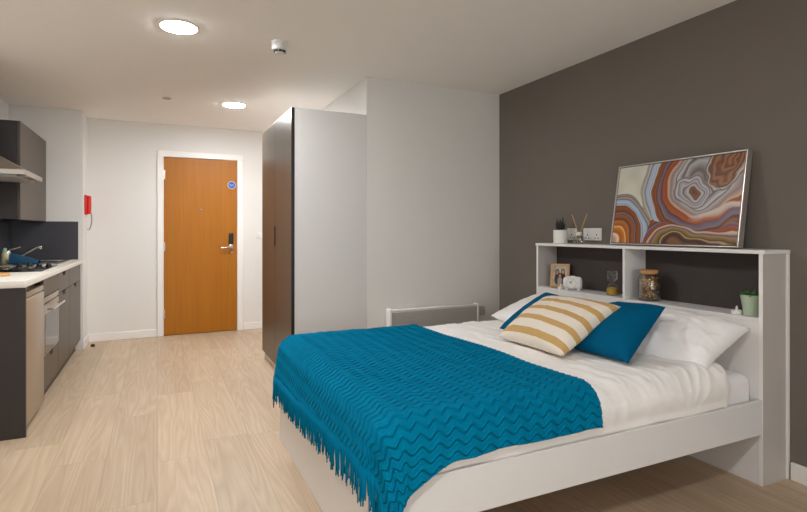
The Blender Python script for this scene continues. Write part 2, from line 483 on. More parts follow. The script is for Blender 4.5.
# light switch near the door and the red handset on the wall stub
sw = thing('light_switch', 'small white light switch between the door and the wardrobe', 'switch', (1.135, D, 1.11))
MB().box((1.093, D - 0.010, 1.105), (1.178, D, 1.19), 0.004).build('switch_plate', 'plastic_white', sw, smooth='angle')
MB().box((1.122, D - 0.015, 1.132), (1.149, D - 0.009, 1.163), 0.003).build('rocker', 'plastic_white', sw, smooth='angle')
rx, ry = XP, 6.33
rp = thing('wall_handset', 'bright red handset box on the white wall stub above the worktop end', 'handset', (rx, ry, 1.36))
MB().box((rx, ry - 0.045, 1.37), (rx + 0.022, ry + 0.045, 1.575), 0.006).build('backplate', 'red', rp, smooth='angle')
MB().box((rx + 0.022, ry - 0.038, 1.378), (rx + 0.056, ry + 0.038, 1.568), 0.010, seg=3).build('handset', 'red', rp, smooth='angle')
pts = []
for i in range(121):
    a = i / 120; ang = a * 2 * PI * 14
    cx = rx + 0.055 + 0.012 * math.sin(a * PI) - 0.012 * a; cz = 1.385 - 0.165 * a
    pts.append((cx + 0.006 * math.cos(ang), ry + 0.006 * math.sin(ang), cz))
for i in range(30):
    a = i / 29; pts.append((rx + 0.043 - 0.02 * a, ry, 1.22 - 0.012 * math.sin(a * PI)))
MB().tube(pts, 0.0025, 6).build('coiled_cord', 'cord', rp, smooth=True, label='grey coiled cord')
MB().tube([(rx + 0.012, ry, 1.37), (rx + 0.010, ry, 1.33), (rx + 0.012, ry, 1.29)], 0.003, 6).build('pull_tab', 'plastic_white', rp, smooth=True, label='white hanging tab')
m = MB(); m.lathe([(0.020, 0), (0.021, 0.012), (0.015, 0.024), (0.006, 0.027)], (-0.61, 6.27, 0), 18)
tag(m.build('door_stop', 'black', origin=(-0.61, 6.27, 0), smooth='angle'), 'tiny black door stop on the floor by the wall stub', 'door stop')

# ------------------------------------------------------------------ ceiling fittings
def downlight(x, y, label, r=0.112):
    o = thing('ceiling_light', label, 'light', (x, y, C), 'round ceiling downlights')
    MB().lathe([(r + 0.002, 0.0), (r + 0.002, -0.003), (r - 0.002, -0.0045), (r - 0.010, -0.0045), (r - 0.012, -0.003), (r - 0.012, 0.0)], (x, y, C), 48, cap=False).build('trim_ring', 'plastic_white', o, smooth='angle')
    MB().lathe([(r - 0.012, -0.001), (r - 0.012, -0.0045), (r * 0.8, -0.0075), (r * 0.4, -0.0095), (0.001, -0.010)], (x, y, C), 48).build('diffuser', 'lamp', o, smooth=True)
    return o
L1 = downlight(0.115, 3.398, 'lit round downlight on the ceiling nearest the viewer in front of the bed')
def more(x, y, label):
    c = copy_tree(L1); c.location = (x, y, C); c['label'] = label
    return c
more(0.669, 5.275, 'lit round downlight on the ceiling between the wardrobe and the entrance door')
more(-0.30, 0.10, 'lit round downlight on the ceiling just behind the viewer')

sx, sy = 0.713, 3.385
sd = thing('smoke_detector', 'white smoke detector hanging under the ceiling', 'smoke detector', (sx, sy, C))
MB().lathe([(0.052, 0), (0.053, -0.010), (0.049, -0.016)], (sx, sy, C), 40).build('mounting_base', 'plastic_white', sd, smooth='angle')
MB().lathe([(0.050, -0.018), (0.051, -0.040), (0.046, -0.056), (0.034, -0.058)], (sx, sy, C), 40).build('housing', 'plastic_white', sd, smooth='angle')
MB().lathe([(0.046, -0.016), (0.046, -0.019)], (sx, sy, C), 40).build('seam', 'gap', sd)
MB().lathe([(0.034, -0.057), (0.032, -0.074), (0.018, -0.078)], (sx, sy, C), 40).build('cap', 'plastic_white', sd, smooth='angle')
for k in range(10):
    a = 2 * PI * k / 10 + 0.2
    mm = Matrix.Translation((sx, sy, C)) @ Matrix.Rotation(a, 4, 'Z')
    MB().box((0.026, -0.0085, -0.072), (0.0365, 0.0085, -0.059)).xf(mm).build('vent_slot', 'gap', sd)
m = MB().lathe([(0.038, 0), (0.038, -0.004), (0.03, -0.008), (0.008, -0.010)], (0.076, 5.26, C), 32)
tag(m.build('ceiling_disc', pm('buff plastic cap', (186, 170, 152), 0.5), origin=(0.076, 5.26, C), smooth='angle'), 'small flat buff disc on the ceiling in front of the entrance door', 'ceiling disc')

# ------------------------------------------------------------------ wardrobe
wx0, wx1, wy0, wy1, wz = 0.898, XS - 0.002, 3.862, 5.05, 2.122
wd = thing('wardrobe', 'tall wardrobe with two brown doors and a light grey side by the white partition', 'wardrobe', ((wx0 + wx1) / 2, (wy0 + wy1) / 2, 0))
MB().box((wx0 + 0.024, wy0, 0.0), (wx1, wy0 + 0.018, wz), 0.001).build('side_panel', 'grey_board', wd)
MB().box((wx0 + 0.024, wy1 - 0.018, 0.0), (wx1, wy1, wz), 0.001).build('side_panel', 'grey_board', wd)
MB().box((wx0 + 0.024, wy0 + 0.018, wz - 0.018), (wx1, wy1 - 0.018, wz), 0.001).build('top_panel', 'grey_board', wd)
MB().box((wx1 - 0.008, wy0 + 0.018, 0.07), (wx1, wy1 - 0.018, wz - 0.018)).build('back_panel', 'grey_board', wd)
MB().box((wx0 + 0.026, wy0 + 0.018, 0.0), (wx0 + 0.042, wy1 - 0.018, 0.07)).build('plinth', 'white_board', wd)
MB().box((wx0 + 0.024, wy0 + 0.018, 0.07), (wx1 - 0.008, wy1 - 0.018, 0.088)).build('bottom_panel', 'grey_board', wd)
ym = (wy0 + wy1) / 2
for y0, y1, hy in ((wy0 - 0.001, ym - 0.002, ym - 0.014), (ym + 0.002, wy1, ym + 0.014)):
    dr = MB().box((wx0, y0, 0.07), (wx0 + 0.019, y1, wz - 0.001), 0.0015).build('door', 'brown_door', wd, label='brown satin door')
    MB().box((wx0 - 0.004, hy - 0.007, 1.07), (wx0 + 0.001, hy + 0.007, 1.24), 0.003).build('recessed_handle', 'black', dr, label='slim black handle')
MB().box((wx0 + 0.0005, wy0 - 0.0025, 0.07), (wx0 + 0.024, wy0 - 0.001, wz)).build('edge_strip', 'black', wd, label='black edge strip')

# ------------------------------------------------------------------ kitchen
KF = -0.706        # cabinet fronts
KB = XL + 0.001
KT = 0.872         # underside of worktop
wt = MB().box((KB, 3.655, KT), (-0.690, YP - 0.001, KT + 0.04), 0.003)
tag(wt.build('worktop', 'worktop', origin=(-0.99, 4.9, KT), smooth='angle'), 'continuous white worktop over the kitchen base units', 'worktop')
ep = MB().box((KB, 3.67, 0), (KF + 0.012, 3.69, KT), 0.001)
tag(ep.build('end_panel', 'charcoal', origin=(-1, 3.68, 0)), 'charcoal end panel closing the near end of the kitchen units', 'panel')
# splashbacks
m = MB().box((KB + 0.011, YP - 0.008, KT + 0.041), (XP - 0.04, YP - 0.0005, 1.295), 0.001)
tag(m.build('splashback', 'splash', origin=(-1, YP, KT + 0.041)), 'charcoal splashback on the wall stub at the worktop end', 'splashback')
m = MB().box((KB, 3.66, KT + 0.041), (KB + 0.010, YP - 0.0005, 1.295), 0.001)
tag(m.build('splashback', 'splash', origin=(KB, 5, KT + 0.041)), 'charcoal splashback along the wall behind the hob and sink', 'splashback')

# under-counter fridge
f0, f1 = 3.70, 4.245
fg = thing('fridge', 'silver fronted under-counter fridge beside the charcoal end panel', 'fridge', (-0.97, (f0 + f1) / 2, 0))
MB().box((KB + 0.03, f0, 0.02), (KF - 0.045, f1, 0.835), 0.004).build('body', 'plastic_white', fg)
fd = MB().box((KF - 0.040, f0, 0.045), (KF + 0.008, f1, 0.795), 0.012, seg=3).build('door', 'fridge', fg, smooth='angle', label='silver door')
MB().box((KF - 0.04, f0, 0.80), (KF + 0.004, f1, 0.835), 0.006).build('top_fascia', 'steel', fg, smooth='angle')
MB().box((KF - 0.036, f0 + 0.02, 0.793), (KF - 0.002, f1 - 0.02, 0.80)).build('door_grip', 'black', fd)
for yy in (f0 + 0.05, f1 - 0.05):
    for xx in (KF - 0.08, KB + 0.08):
        MB().lathe([(0.018, 0), (0.015, 0.022)], (xx, yy, 0), 16).build('foot', 'black', fg, smooth='angle')

def notch_front(y0, y1, z0, z1, notch=True):
    """cabinet front facing +x with a trapezoid finger notch in the middle of its top edge"""
    m = MB(); x0, x1 = KF - 0.019, KF
    if not notch:
        return m.box((x0, y0, z0), (x1, y1, z1), 0.0015)
    yc = (y0 + y1) / 2; a, b, d = 0.075, 0.048, 0.034
    prof = [(y0, z0), (y1, z0), (y1, z1), (yc + a, z1), (yc + b, z1 - d), (yc - b, z1 - d), (yc - a, z1), (y0, z1)]
    vf = [m.bm.verts.new((x1, y, z)) for y, z in prof]; vb = [m.bm.verts.new((x0, y, z)) for y, z in prof]
    quads = [(0, 5, 6, 7), (0, 1, 4, 5), (1, 2, 3, 4)]
    for q in quads:
        m.bm.faces.new([vf[i] for i in q]); m.bm.faces.new([vb[i] for i in reversed(q)])
    n = len(prof)
    for i in range(n):
        j = (i + 1) % n
        m.bm.faces.new((vf[i], vb[i], vb[j], vf[j]))
    return m
def carcass(o, y0, y1):
    m = MB()
    m.box((KB + 0.002, y0, 0.10), (KF - 0.021, y0 + 0.016, KT - 0.001)).box((KB + 0.002, y1 - 0.016, 0.10), (KF - 0.021, y1, KT - 0.001))
    m.box((KB + 0.002, y0 + 0.016, 0.10), (KF - 0.021, y1 - 0.016, 0.116)).box((KB + 0.002, y0 + 0.016, 0.116), (KB + 0.01, y1 - 0.016, KT - 0.001))
    m.build('carcass', 'gap', o)
    MB().box((KF - 0.06, y0, 0.0), (KF - 0.045, y1, 0.10)).build('plinth', 'charcoal', o)
# oven unit
o0, o1 = 4.262, 4.853
ov = thing('oven', 'built-in oven with steel bar handle above a taupe drawer', 'oven', (-1.0, (o0 + o1) / 2, 0))
carcass(ov, o0, o1)
MB().box((KF - 0.019, o0 + 0.002, 0.745), (KF, o1 - 0.002, KT - 0.004), 0.0015).build('top_fascia', 'taupe', ov)
MB().box((KF - 0.019, o0 + 0.004, 0.700), (KF + 0.002, o1 - 0.004, 0.738), 0.002).build('control_panel', 'steel', ov)
od = MB().box((KF - 0.019, o0 + 0.004, 0.335), (KF + 0.004, o1 - 0.004, 0.692), 0.003).build('oven_door', 'steel', ov, label='steel framed oven door')
MB().box((KF + 0.003, o0 + 0.03, 0.345), (KF + 0.006, o1 - 0.03, 0.62), 0.001).build('glass', 'oven_glass', od, label='dark reflective oven glass')
hd = MB().tube([(KF + 0.045, o0 + 0.05, 0.655), (KF + 0.045, o1 - 0.05, 0.655)], 0.009, 14)
for yy in (o0 + 0.09, o1 - 0.09): hd.tube([(KF + 0.004, yy, 0.655), (KF + 0.045, yy, 0.655)], 0.007, 10)
hd.build('handle', 'chrome', od, smooth='angle', label='steel bar handle')
notch_front(o0 + 0.002, o1 - 0.002, 0.105, 0.327).build('drawer', 'taupe', ov)
# two drawer and door units
def base_unit(y0, y1, label, notch):
    o = thing('base_cabinet', label, 'cabinet', (-1.0, (y0 + y1) / 2, 0), 'kitchen base units')
    carcass(o, y0, y1)
    notch_front(y0 + 0.002, y1 - 0.002, 0.712, KT - 0.006, notch).build('drawer', 'taupe', o)
    notch_front(y0 + 0.002, y1 - 0.002, 0.105, 0.706).build('door', 'taupe', o)
base_unit(4.856, 5.41, 'taupe base cabinet beside the oven with a notched drawer', True)
base_unit(5.413, YP - 0.03, 'taupe base cabinet at the far end against the wall stub', False)

# wall cabinet and cooker hood
c0, c1, cx1, cz0, cz1 = 5.10, YP - 0.002, -1.0, 1.297, 2.085
wc = thing('wall_cabinet', 'taupe fronted wall cabinet with charcoal side next to the cooker hood', 'wall cabinet', (-1.15, (c0 + c1) / 2, cz0))
MB().box((KB, c0, cz0), (cx1 - 0.021, c1, cz1), 0.001).build('carcass', 'charcoal', wc, label='charcoal carcass')
cm = (c0 + c1) / 2
MB().box((cx1 - 0.019, c0, cz0 - 0.004), (cx1, c1, cz1), 0.0015).build('door', 'taupe', wc, label='taupe door')
hx, h0, h1, hz = -0.85, 4.45, 5.09, 1.598
hdd = thing('cooker_hood', 'steel pyramid cooker hood on the wall above the hob', 'cooker hood', (-1.1, (h0 + h1) / 2, hz))
MB().box((KB, h0, hz), (hx, h1, hz + 0.036), 0.002).build('rim', 'steel', hdd)
xb = -1.13; ya, yb = (h0 + h1) / 2 - 0.10, (h0 + h1) / 2 + 0.10
MB().hexa([(KB, h0 + 0.004, hz + 0.036), (hx - 0.004, h0 + 0.004, hz + 0.036), (hx - 0.004, h1 - 0.004, hz + 0.036), (KB, h1 - 0.004, hz + 0.036),
           (KB, ya, hz + 0.20), (xb, ya, hz + 0.20), (xb, yb, hz + 0.20), (KB, yb, hz + 0.20)]).build('canopy', 'steel', hdd)
MB().box((KB, ya, hz + 0.20), (xb, yb, C - 0.001), 0.002).build('chimney', 'steel', hdd)
MB().box((KB + 0.05, h0 + 0.04, hz - 0.012), (hx - 0.05, h1 - 0.04, hz), 0.003).build('filter', 'heater_grille', hdd)
for yy in (h0 + 0.15, h1 - 0.15):
    MB().lathe([(0.025, 0), (0.025, -0.004)], (hx - 0.028, yy, hz), 20).build('lamp', 'plastic_white', hdd)

# hob, sink, tap and small things on the worktop
ZT = KT + 0.04
hb = thing('hob', 'black glass hob with four knobs set in the worktop', 'hob', (-1.0, 4.76, ZT))
MB().box((-1.24, 4.44, ZT), (-0.745, 5.08, ZT + 0.006), 0.002).build('glass_top', 'glass_black', hb, smooth='angle')
for bx, by, r in ((-1.10, 4.60, 0.09), (-0.88, 4.60, 0.07), (-1.10, 4.85, 0.07), (-0.88, 4.85, 0.09)):
    MB().lathe([(r, ZT + 0.006), (r, ZT + 0.0066), (r - 0.004, ZT + 0.0066), (r - 0.004, ZT + 0.006)], (bx, by, 0), 40, cap=False).build('burner_ring', 'steel', hb)
for kx in (-0.99, -0.925, -0.86, -0.795):
    MB().lathe([(0.021, ZT + 0.006), (0.021, ZT + 0.012), (0.017, ZT + 0.014), (0.015, ZT + 0.028), (0.013, ZT + 0.030)], (kx, 5.02, 0), 20).build('knob', 'black', hb, smooth='angle')
sk = thing('sink', 'stainless steel sink with drainer beyond the hob', 'sink', (-1.0, 5.55, ZT))
m = MB()
s0, s1, t0, t1 = -1.24, -0.77, 5.15, 6.00
i0, i1, j0, j1 = -1.14, -0.83, 5.52, 5.94
m.box((s0, t0, ZT), (s1, j0, ZT + 0.008), 0.003).box((s0, j1, ZT), (s1, t1, ZT + 0.008), 0.003)
m.box((s0, j0, ZT), (i0, j1, ZT + 0.008), 0.003).box((i1, j0, ZT), (s1, j1, ZT + 0.008), 0.003)
m.build('sink_top', 'steel', sk, smooth='angle')
MB().box((i0, j0, ZT + 0.0005), (i1, j1, ZT + 0.002)).build('bowl', 'gap', sk)
for k in range(6):
    MB().box((s0 + 0.11 + 0.05 * k, t0 + 0.05, ZT + 0.007), (s0 + 0.12 + 0.05 * k, j0 - 0.06, ZT + 0.0105), 0.001).build('drainer_rib', 'steel', sk)
tp = thing('mixer_tap', 'chrome mixer tap with lever and long spout behind the sink', 'tap', (-1.165, 5.50, ZT + 0.008))
tx, ty, tz = -1.165, 5.50, ZT + 0.008
MB().lathe([(0.026, 0), (0.026, 0.01), (0.019, 0.016), (0.019, 0.105), (0.012, 0.115)], (tx, ty, tz), 24).build('body', 'chrome', tp, smooth='angle')
MB().tube([(tx, ty, tz + 0.105), (tx + 0.01, ty, tz + 0.118), (tx + 0.05, ty, tz + 0.128), (tx + 0.09, ty, tz + 0.138)], [0.009, 0.009, 0.007, 0.006], 12).build('lever', 'chrome', tp, smooth=True)
MB().tube([(tx + 0.015, ty, tz + 0.04), (tx + 0.10, ty, tz + 0.07), (tx + 0.17, ty, tz + 0.115), (tx + 0.205, ty, tz + 0.135), (tx + 0.228, ty, tz + 0.136), (tx + 0.24, ty, tz + 0.122)], [0.011, 0.011, 0.011, 0.012, 0.013, 0.012], 14).build('spout', 'chrome', tp, smooth=True)
bt = thing('soap_bottle', 'beige bottle with pale green top standing behind the hob', 'bottle', (-1.150, 5.33, ZT + 0.008))
MB().lathe([(0.022, 0), (0.024, 0.004), (0.024, 0.085), (0.021, 0.098)], (-1.150, 5.33, ZT + 0.008), 28).build('bottle_body', 'bottle_beige', bt, smooth='angle')
MB().lathe([(0.018, 0.098), (0.018, 0.115), (0.012, 0.124), (0.011, 0.138)], (-1.150, 5.33, ZT + 0.008), 24).build('cap', 'bottle_green', bt, smooth='angle', label='pale green cap')
m = MB()
def towel_pt(u, v):
    x = -1.10 + 0.20 * u; y = 5.20 + 0.14 * v
    env = math.sin(PI * min(1, max(0, v))) ** 0.7
    z = ZT + 0.016 + env * (0.085 - 0.055 * u) + 0.010 * noise.noise(Vector((x * 14, y * 18, 1.3)))
    y += 0.02 * noise.noise(Vector((x * 12, v * 2, 7)))
    return (x, y, max(z, ZT + 0.015))
m.grid(towel_pt, 24, 24)
ob = m.build('kitchen_towel', 'towel', origin=(-1.0, 5.28, ZT + 0.011), smooth=True, fix=False)
sm = ob.modifiers.new('thick', 'SOLIDIFY'); sm.thickness = 0.006; sm.offset = 0
tag(ob, 'folded teal kitchen towel on the sink drainer in front of the tap', 'towel')
m = MB(); m.lathe([(0.085, 0), (0.088, 0.004), (0.088, 0.014), (0.085, 0.018)], (-0.945, 4.10, ZT), 40)
tag(m.build('trivet', 'board_wood', origin=(-0.945, 4.10, ZT), smooth='angle'), 'round pale wooden trivet on the near end of the worktop', 'trivet')

# ------------------------------------------------------------------ panel heater
e0, e1, ez0, ez1, ey = 1.655, 2.505, 0.16, 0.578, 3.775
ht = thing('panel_heater', 'white electric panel heater with grey grille on the partition wall', 'heater', ((e0 + e1) / 2, YW, ez0))
MB().box((e0 + 0.03, ey + 0.012, ez0), (e1 - 0.03, YW - 0.018, ez1 - 0.012), 0.006).build('body', 'plastic_white', ht, smooth='angle')
for x0, x1 in ((e0, e0 + 0.032), (e1 - 0.022, e1)):
    MB().box((x0, ey, ez0 - 0.005), (x1, YW - 0.015, ez1), 0.010, seg=3).build('end_cap', 'plastic_white', ht, smooth='angle')
MB().box((e0 + 0.032, ey + 0.002, ez1 - 0.022), (e1 - 0.022, YW - 0.018, ez1 - 0.008), 0.005).build('top_rail', 'plastic_white', ht, smooth='angle')
g = MB()
for k in range(26):
    z = ez1 - 0.03 - k * 0.0135
    if z < ez0 + 0.02: break
    g.hexa([(e0 + 0.032, ey + 0.004, z - 0.0125), (e1 - 0.022, ey + 0.004, z - 0.0125), (e1 - 0.022, ey + 0.012, z - 0.010), (e0 + 0.032, ey + 0.012, z - 0.010),
            (e0 + 0.032, ey + 0.004, z - 0.0015), (e1 - 0.022, ey + 0.004, z - 0.0015), (e1 - 0.022, ey + 0.012, z + 0.001), (e0 + 0.032, ey + 0.012, z + 0.001)])
g.build('grille', 'heater_grille', ht, label='grey louvred grille')
for xx in (e0 + 0.15, e1 - 0.15):
    MB().box((xx - 0.02, YW - 0.02, ez0 + 0.05), (xx + 0.02, YW, ez0 + 0.35)).build('bracket', 'steel', ht)
MB().box((e1, ey + 0.02, ez1 - 0.11), (e1 + 0.075, YW - 0.02, ez1 - 0.035), 0.008).build('control_box', 'heater_grille', ht, smooth='angle', label='grey control box')

# ------------------------------------------------------------------ bed frame with bookcase headboard
HX, H0, H1, HT = 2.568, 1.491, 3.106, 1.109
TB = 0.018
ZS = 0.787         # shelf surface
bed = thing('bed', 'white bed frame with bookcase headboard against the grey wall', 'bed', (1.6, 2.3, 0))
hs = MB().box((HX + 0.0015, H0, 0), (W - 0.02, H0 + TB, HT - TB), 0.0008).build('headboard_side', 'side_board', bed)
MB().box((HX, H0, 0), (HX + 0.0015, H0 + TB, HT - TB), 0.0004).build('edging', 'white_edge', hs)
hs = MB().box((HX + 0.0015, H1 - TB, 0), (W - 0.02, H1, HT - TB), 0.0008).build('headboard_side', 'side_board', bed)
MB().box((HX, H1 - TB, 0), (HX + 0.0015, H1, HT - TB), 0.0004).build('edging', 'white_edge', hs)
MB().box((HX - 0.002, H0 - 0.010, HT - TB), (W - 0.001, H1 + 0.01, HT), 0.002).build('headboard_top', 'white_edge', bed)
MB().box((HX, H0 + TB, ZS - TB), (W - 0.02, H1 - TB, ZS), 0.0015).build('shelf', 'white_board', bed)
yd = (H0 + H1) / 2
MB().box((HX + 0.001, yd - TB / 2, ZS), (W - 0.02, yd + TB / 2, HT - TB), 0.0015).build('divider', 'white_board', bed)
MB().box((HX + 0.001, H0 + TB, 0), (HX + 0.019, H1 - TB, ZS - TB - 0.0005), 0.001).build('headboard_front', 'white_board', bed)
MB().box((W - 0.020, H0 - 0.008, 0), (W - 0.002, H1 + 0.008, HT - TB), 0.001).build('back_strip', 'white_edge', bed)
MB().box((W - 0.026, H0 + TB, ZS), (W - 0.0205, H1 - TB, HT - TB)).build('niche_back', 'dark_back', bed, label='dark brown back board of the open niches')
RX, RZ0, RZ1 = 0.636, 0.243, 0.402
MB().box((RX, H0 + 0.002, RZ0), (HX, H0 + 0.022, RZ1), 0.002).build('side_rail', 'white_board', bed)
MB().box((RX, 3.056 - 0.02, RZ0), (HX, 3.056, RZ1), 0.002).build('side_rail', 'white_board', bed)
MB().box((RX, H0 + 0.022, 0.0), (RX + 0.02, 3.036, RZ1), 0.002).build('foot_panel', 'white_board', bed)
sl = MB()
for k in range(14):
    x = 0.72 + k * 0.135
    sl.box((x, H0 + 0.022, 0.285), (x + 0.07, 3.036, 0.300))
sl.build('slats', 'wood_frame', bed)
# mattress with fitted sheet
m = MB().box((0.675, 1.528, 0.301), (2.562, 3.03, 0.522), 0.05, seg=6)
for v in m.bm.verts:
    v.co += Vector((0, 0, 0.004 * noise.noise(v.co * 9)))
tag(m.build('mattress', 'sheet', origin=(1.6, 2.28, 0.301), smooth=True), 'mattress in a white fitted sheet, bare at the headboard end', 'mattress')

# ---- draping surface shared by the duvet and the throw
YN, YF = 1.500, 3.03
def drape(u, v, top, r, xf, yn, yf, xh=None, flare=0.0):
    """cloth coordinates (u along the bed, v across) -> point; beyond an edge the cloth bends down"""
    du = xf + r - u; dv0 = yn + r - v; dv1 = v - (yf - r)
    ex = ey = 0.0; x, y = u, v
    if du > 0: x = xf + r; ex = -du
    if xh is not None and u > xh - r: x = xh - r; ex = u - (xh - r)
    if dv0 > 0: y = yn + r; ey = -dv0
    elif dv1 > 0: y = yf - r; ey = dv1
    d = math.hypot(ex, ey)
    if d < 1e-9: return Vector((x, y, top)), 0.0, Vector((0, 0, 1))
    dx, dy = ex / d, ey / d
    if d < r * PI / 2:
        a = d / r; lat, fall = r * math.sin(a), r * (1 - math.cos(a)); nrm = Vector((dx * math.sin(a), dy * math.sin(a), math.cos(a)))
    else:
        lat, fall = r + flare * (d - r * PI / 2), r + (d - r * PI / 2); nrm = Vector((dx, dy, 0))
    return Vector((x + dx * lat, y + dy * lat, top - fall)), fall, nrm
def wrinkle(p, fall):
    w = 0.010 * noise.noise(Vector((p.x * 3.1, p.y * 2.2, 0.3))) + 0.005 * noise.noise(Vector((p.x * 9.0, p.y * 5.0, 4.1)))
    return w
DT = 0.588
def duvet_fine(u, v):
    q = Vector((u * 16 + 2.0 * noise.noise(Vector((u * 3, v * 3, 9))), v * 3.2, 2.2))
    a = 1 - abs(noise.noise(q)) * 2.2
    s = 0.0055 * max(0, a) ** 3
    if u > 1.9: s *= 1 + 0.8 * min(1, (u - 1.9) / 0.3)
    return s + 0.0025 * noise.noise(Vector((u * 30, v * 14, 5)))
R_D = 0.085
def duvet_pt(a, b):
    u = 0.485 + a * (2.385 + 0.03 - 0.485)
    zh = RZ1 + 0.003 + 0.004 * noise.noise(Vector((u * 7, 1.7, 3)))
    v0 = YN + R_D - ((DT - zh) - R_D + R_D * PI / 2)
    v = v0 + b * (3.155 - v0)
    p, fall, n = drape(u, v, DT, R_D, 0.665, YN, YF, 2.385)
    w = wrinkle(Vector((u, v, 0)), fall)
    p = p + n * (w + duvet_fine(u, v)) * (1 if v > YN + R_D else max(0.15, 1 - fall / 0.2))
    if v < YN + R_D and fall > 0.05:            # gathers along the near side
        k = min(1, (fall - 0.05) / 0.1)
        g_ = noise.noise(Vector((u * 13, 0.5, v * 2))) * 0.007 * k
        p.y -= g_ * 0.8 + 0.010 * math.sin(PI * min(1, k)) - 0.001
    p.z = max(p.z, 0.38)
    return p
m = MB(); m.grid(duvet_pt, 220, 190, lambda a, b: (a * 1.93, b * 1.76))
ob = m.build('duvet', 'duvet', origin=(1.5, 2.28, DT), smooth=True, fix=False)
sm = ob.modifiers.new('thick', 'SOLIDIFY'); sm.thickness = 0.012; sm.offset = -1
tag(ob, 'white cotton duvet spread over the mattress', 'duvet')

# ---- teal throw with zigzag ribs
def throw_uv(a, b):
    """a: foot hem -> head edge, b: near hem -> far hem, in cloth metres"""
    v = 1.349 + 0.012 * noise.noise(Vector((a * 6, 0, 2))) * (1 - b) + b * (3.16 - 1.345)
    foot = 0.500 - 0.085 * b ** 1.1 + 0.012 * noise.noise(Vector((b * 9, 3, 0)))
    head = 1.535 - 0.05 * b + 0.010 * noise.noise(Vector((b * 4, 8, 0)))
    # the near hem drops lower towards the foot corner
    low = max(0.0, 1 - a / 0.38)
    v -= (0.195 * low ** 1.3 - 0.02 * (1 - low)) * (1 - b) ** 6
    return foot + a * (head - foot), v
XF_T, R_T = 0.612, 0.10
def rib(u, v):
    t = (u / WAVE) % 1.0
    ph = ((v + AMP * math.sin(1.35 * (4 * abs(t - 0.5) - 1))) / PITCH) % 1.0
    return 0.003 + 0.0022 * math.exp(-((ph - 0.62) / 0.13) ** 2) - 0.0024 * math.exp(-((ph - 0.38) / 0.10) ** 2)
def throw_pt(a, b, base=False):
    u, v = throw_uv(a, b)
    p, fall, n = drape(u, v, DT + 0.016, R_T, XF_T, YN - 0.020, YF + 0.02, None, 0.16 if u < 0.75 and v > 1.75 else 0.05 + 0.11 * (min(1, max(0, (v - 1.45) / 0.3)) if u < 0.75 else 0))
    w = wrinkle(Vector((max(u, 0.6), min(max(v, 1.45), 3.1), 0)), fall)
    p = p + n * (w + 0.002)
    du = XF_T + R_T - u; dv = YN + R_T - v
    if du > 0.10 and dv > 0.02:                 # loose folds at the corner
        ang = math.atan2(dv, du)
        k = min(1, max(0, (fall - 0.08) / 0.15))
        p += Vector((-math.cos(ang), -math.sin(ang), 0)) * (0.016 * k * math.sin(ang * 7 + 0.6))
    if fall > 0.08:
        p += n * 0.006 * noise.noise(Vector((u * 6 if dv > du else v * 9, 3.3, 1.0))) * min(1, (fall - 0.08) / 0.1)
    if base: return p, n
    return p + n * rib(u, v)
m = MB()
m.grid(throw_pt, 230, 760, lambda a, b: throw_uv(a, b))
thr = thing('throw_blanket', 'teal zigzag knitted throw with fringe over the foot of the bed', 'throw', (1.0, 2.28, DT))
ob = m.build('knitted_blanket', 'throw', thr, smooth=True, fix=False)
sm = ob.modifiers.new('thick', 'SOLIDIFY'); sm.thickness = 0.006; sm.offset = -1
m = MB()
rnd = random.Random(3)
NT_ = 300
for k in range(NT_):
    b = (k + 0.5) / NT_ + rnd.uniform(-0.001, 0.001)
    p, n = throw_pt(0.003, b, True)
    L = 0.112 + rnd.uniform(-0.034, 0.022)
    if b < 0.1: L *= 0.85
    sway = Vector((rnd.uniform(-0.004, 0.006) , rnd.uniform(-0.014, 0.014), 0))
    out = Vector((n.x, n.y, 0)) * 0.004
    q = p + out
    pts = [q + Vector((0, 0, 0.006)), q + sway * 0.3 - Vector((0, 0, L * 0.33)), q + sway * 0.8 - Vector((0, 0, L * 0.7)), q + sway - Vector((rnd.uniform(-.002, .002), rnd.uniform(-.003, .003), L))]
    for i in (1, 2, 3):
        pts[i].x = min(pts[i].x, 0.630) if pts[i].y > 1.47 else pts[i].x
    m.tube(pts, [0.0028, 0.0026, 0.0025, 0.0022], 6)
fo = m.build('fringe', 'throw', thr, smooth=True)
fo['kind'] = 'stuff'

# ------------------------------------------------------------------ pillows and cushions
def cushion(name, cor, thick, mat, label, cat, n=44, pinch=0.07, wr=0.006, ws=7.0, seed=0.0, group=None, back=0.55, uvflip=False, sag=0.0):
    bl, br, tr, tl = [Vector(c) for c in cor]
    nrm = (br - bl).cross(tl - bl).normalized()
    def surf(s, t, side):
        a, b = 2 * s - 1, 2 * t - 1
        a2 = a * (1 - pinch * (1 - b * b)); b2 = b * (1 - pinch * (1 - a * a))
        s2, t2 = (a2 + 1) / 2, (b2 + 1) / 2
        p = bl * (1 - s2) * (1 - t2) + br * s2 * (1 - t2) + tr * s2 * t2 + tl * (1 - s2) * t2
        e = max(0, (1 - a ** 2) * (1 - b ** 2))
        h_ = thick * (0.62 if side > 0 else 0.38) * e ** 0.42
        wv = wr * noise.noise(p * ws + Vector((seed, 0, side))) * min(1, e * 4)
        wv += wr * 0.7 * (max(0, 1 - 2.4 * abs(noise.noise(p * ws * 1.6 + Vector((0, seed, 3)))))) ** 2 * min(1, e * 5)
        p = p + nrm * side * (h_ + wv) - Vector((0, 0, sag * e))
        return p
    m = MB()
    A = m.grid(lambda s, t: surf(s, t, 1), n, n, lambda s, t: (s, t))
    B = m.grid(lambda s, t: surf(s, t, -1), n, n, lambda s, t: (s, t))
    bmesh.ops.remove_doubles(m.bm, verts=m.bm.verts, dist=0.0004)
    ctr = (bl + br + tr + tl) / 4
    ob = m.build(name, mat, origin=ctr, smooth=True)
    tag(ob, label, cat, group)
    return ob
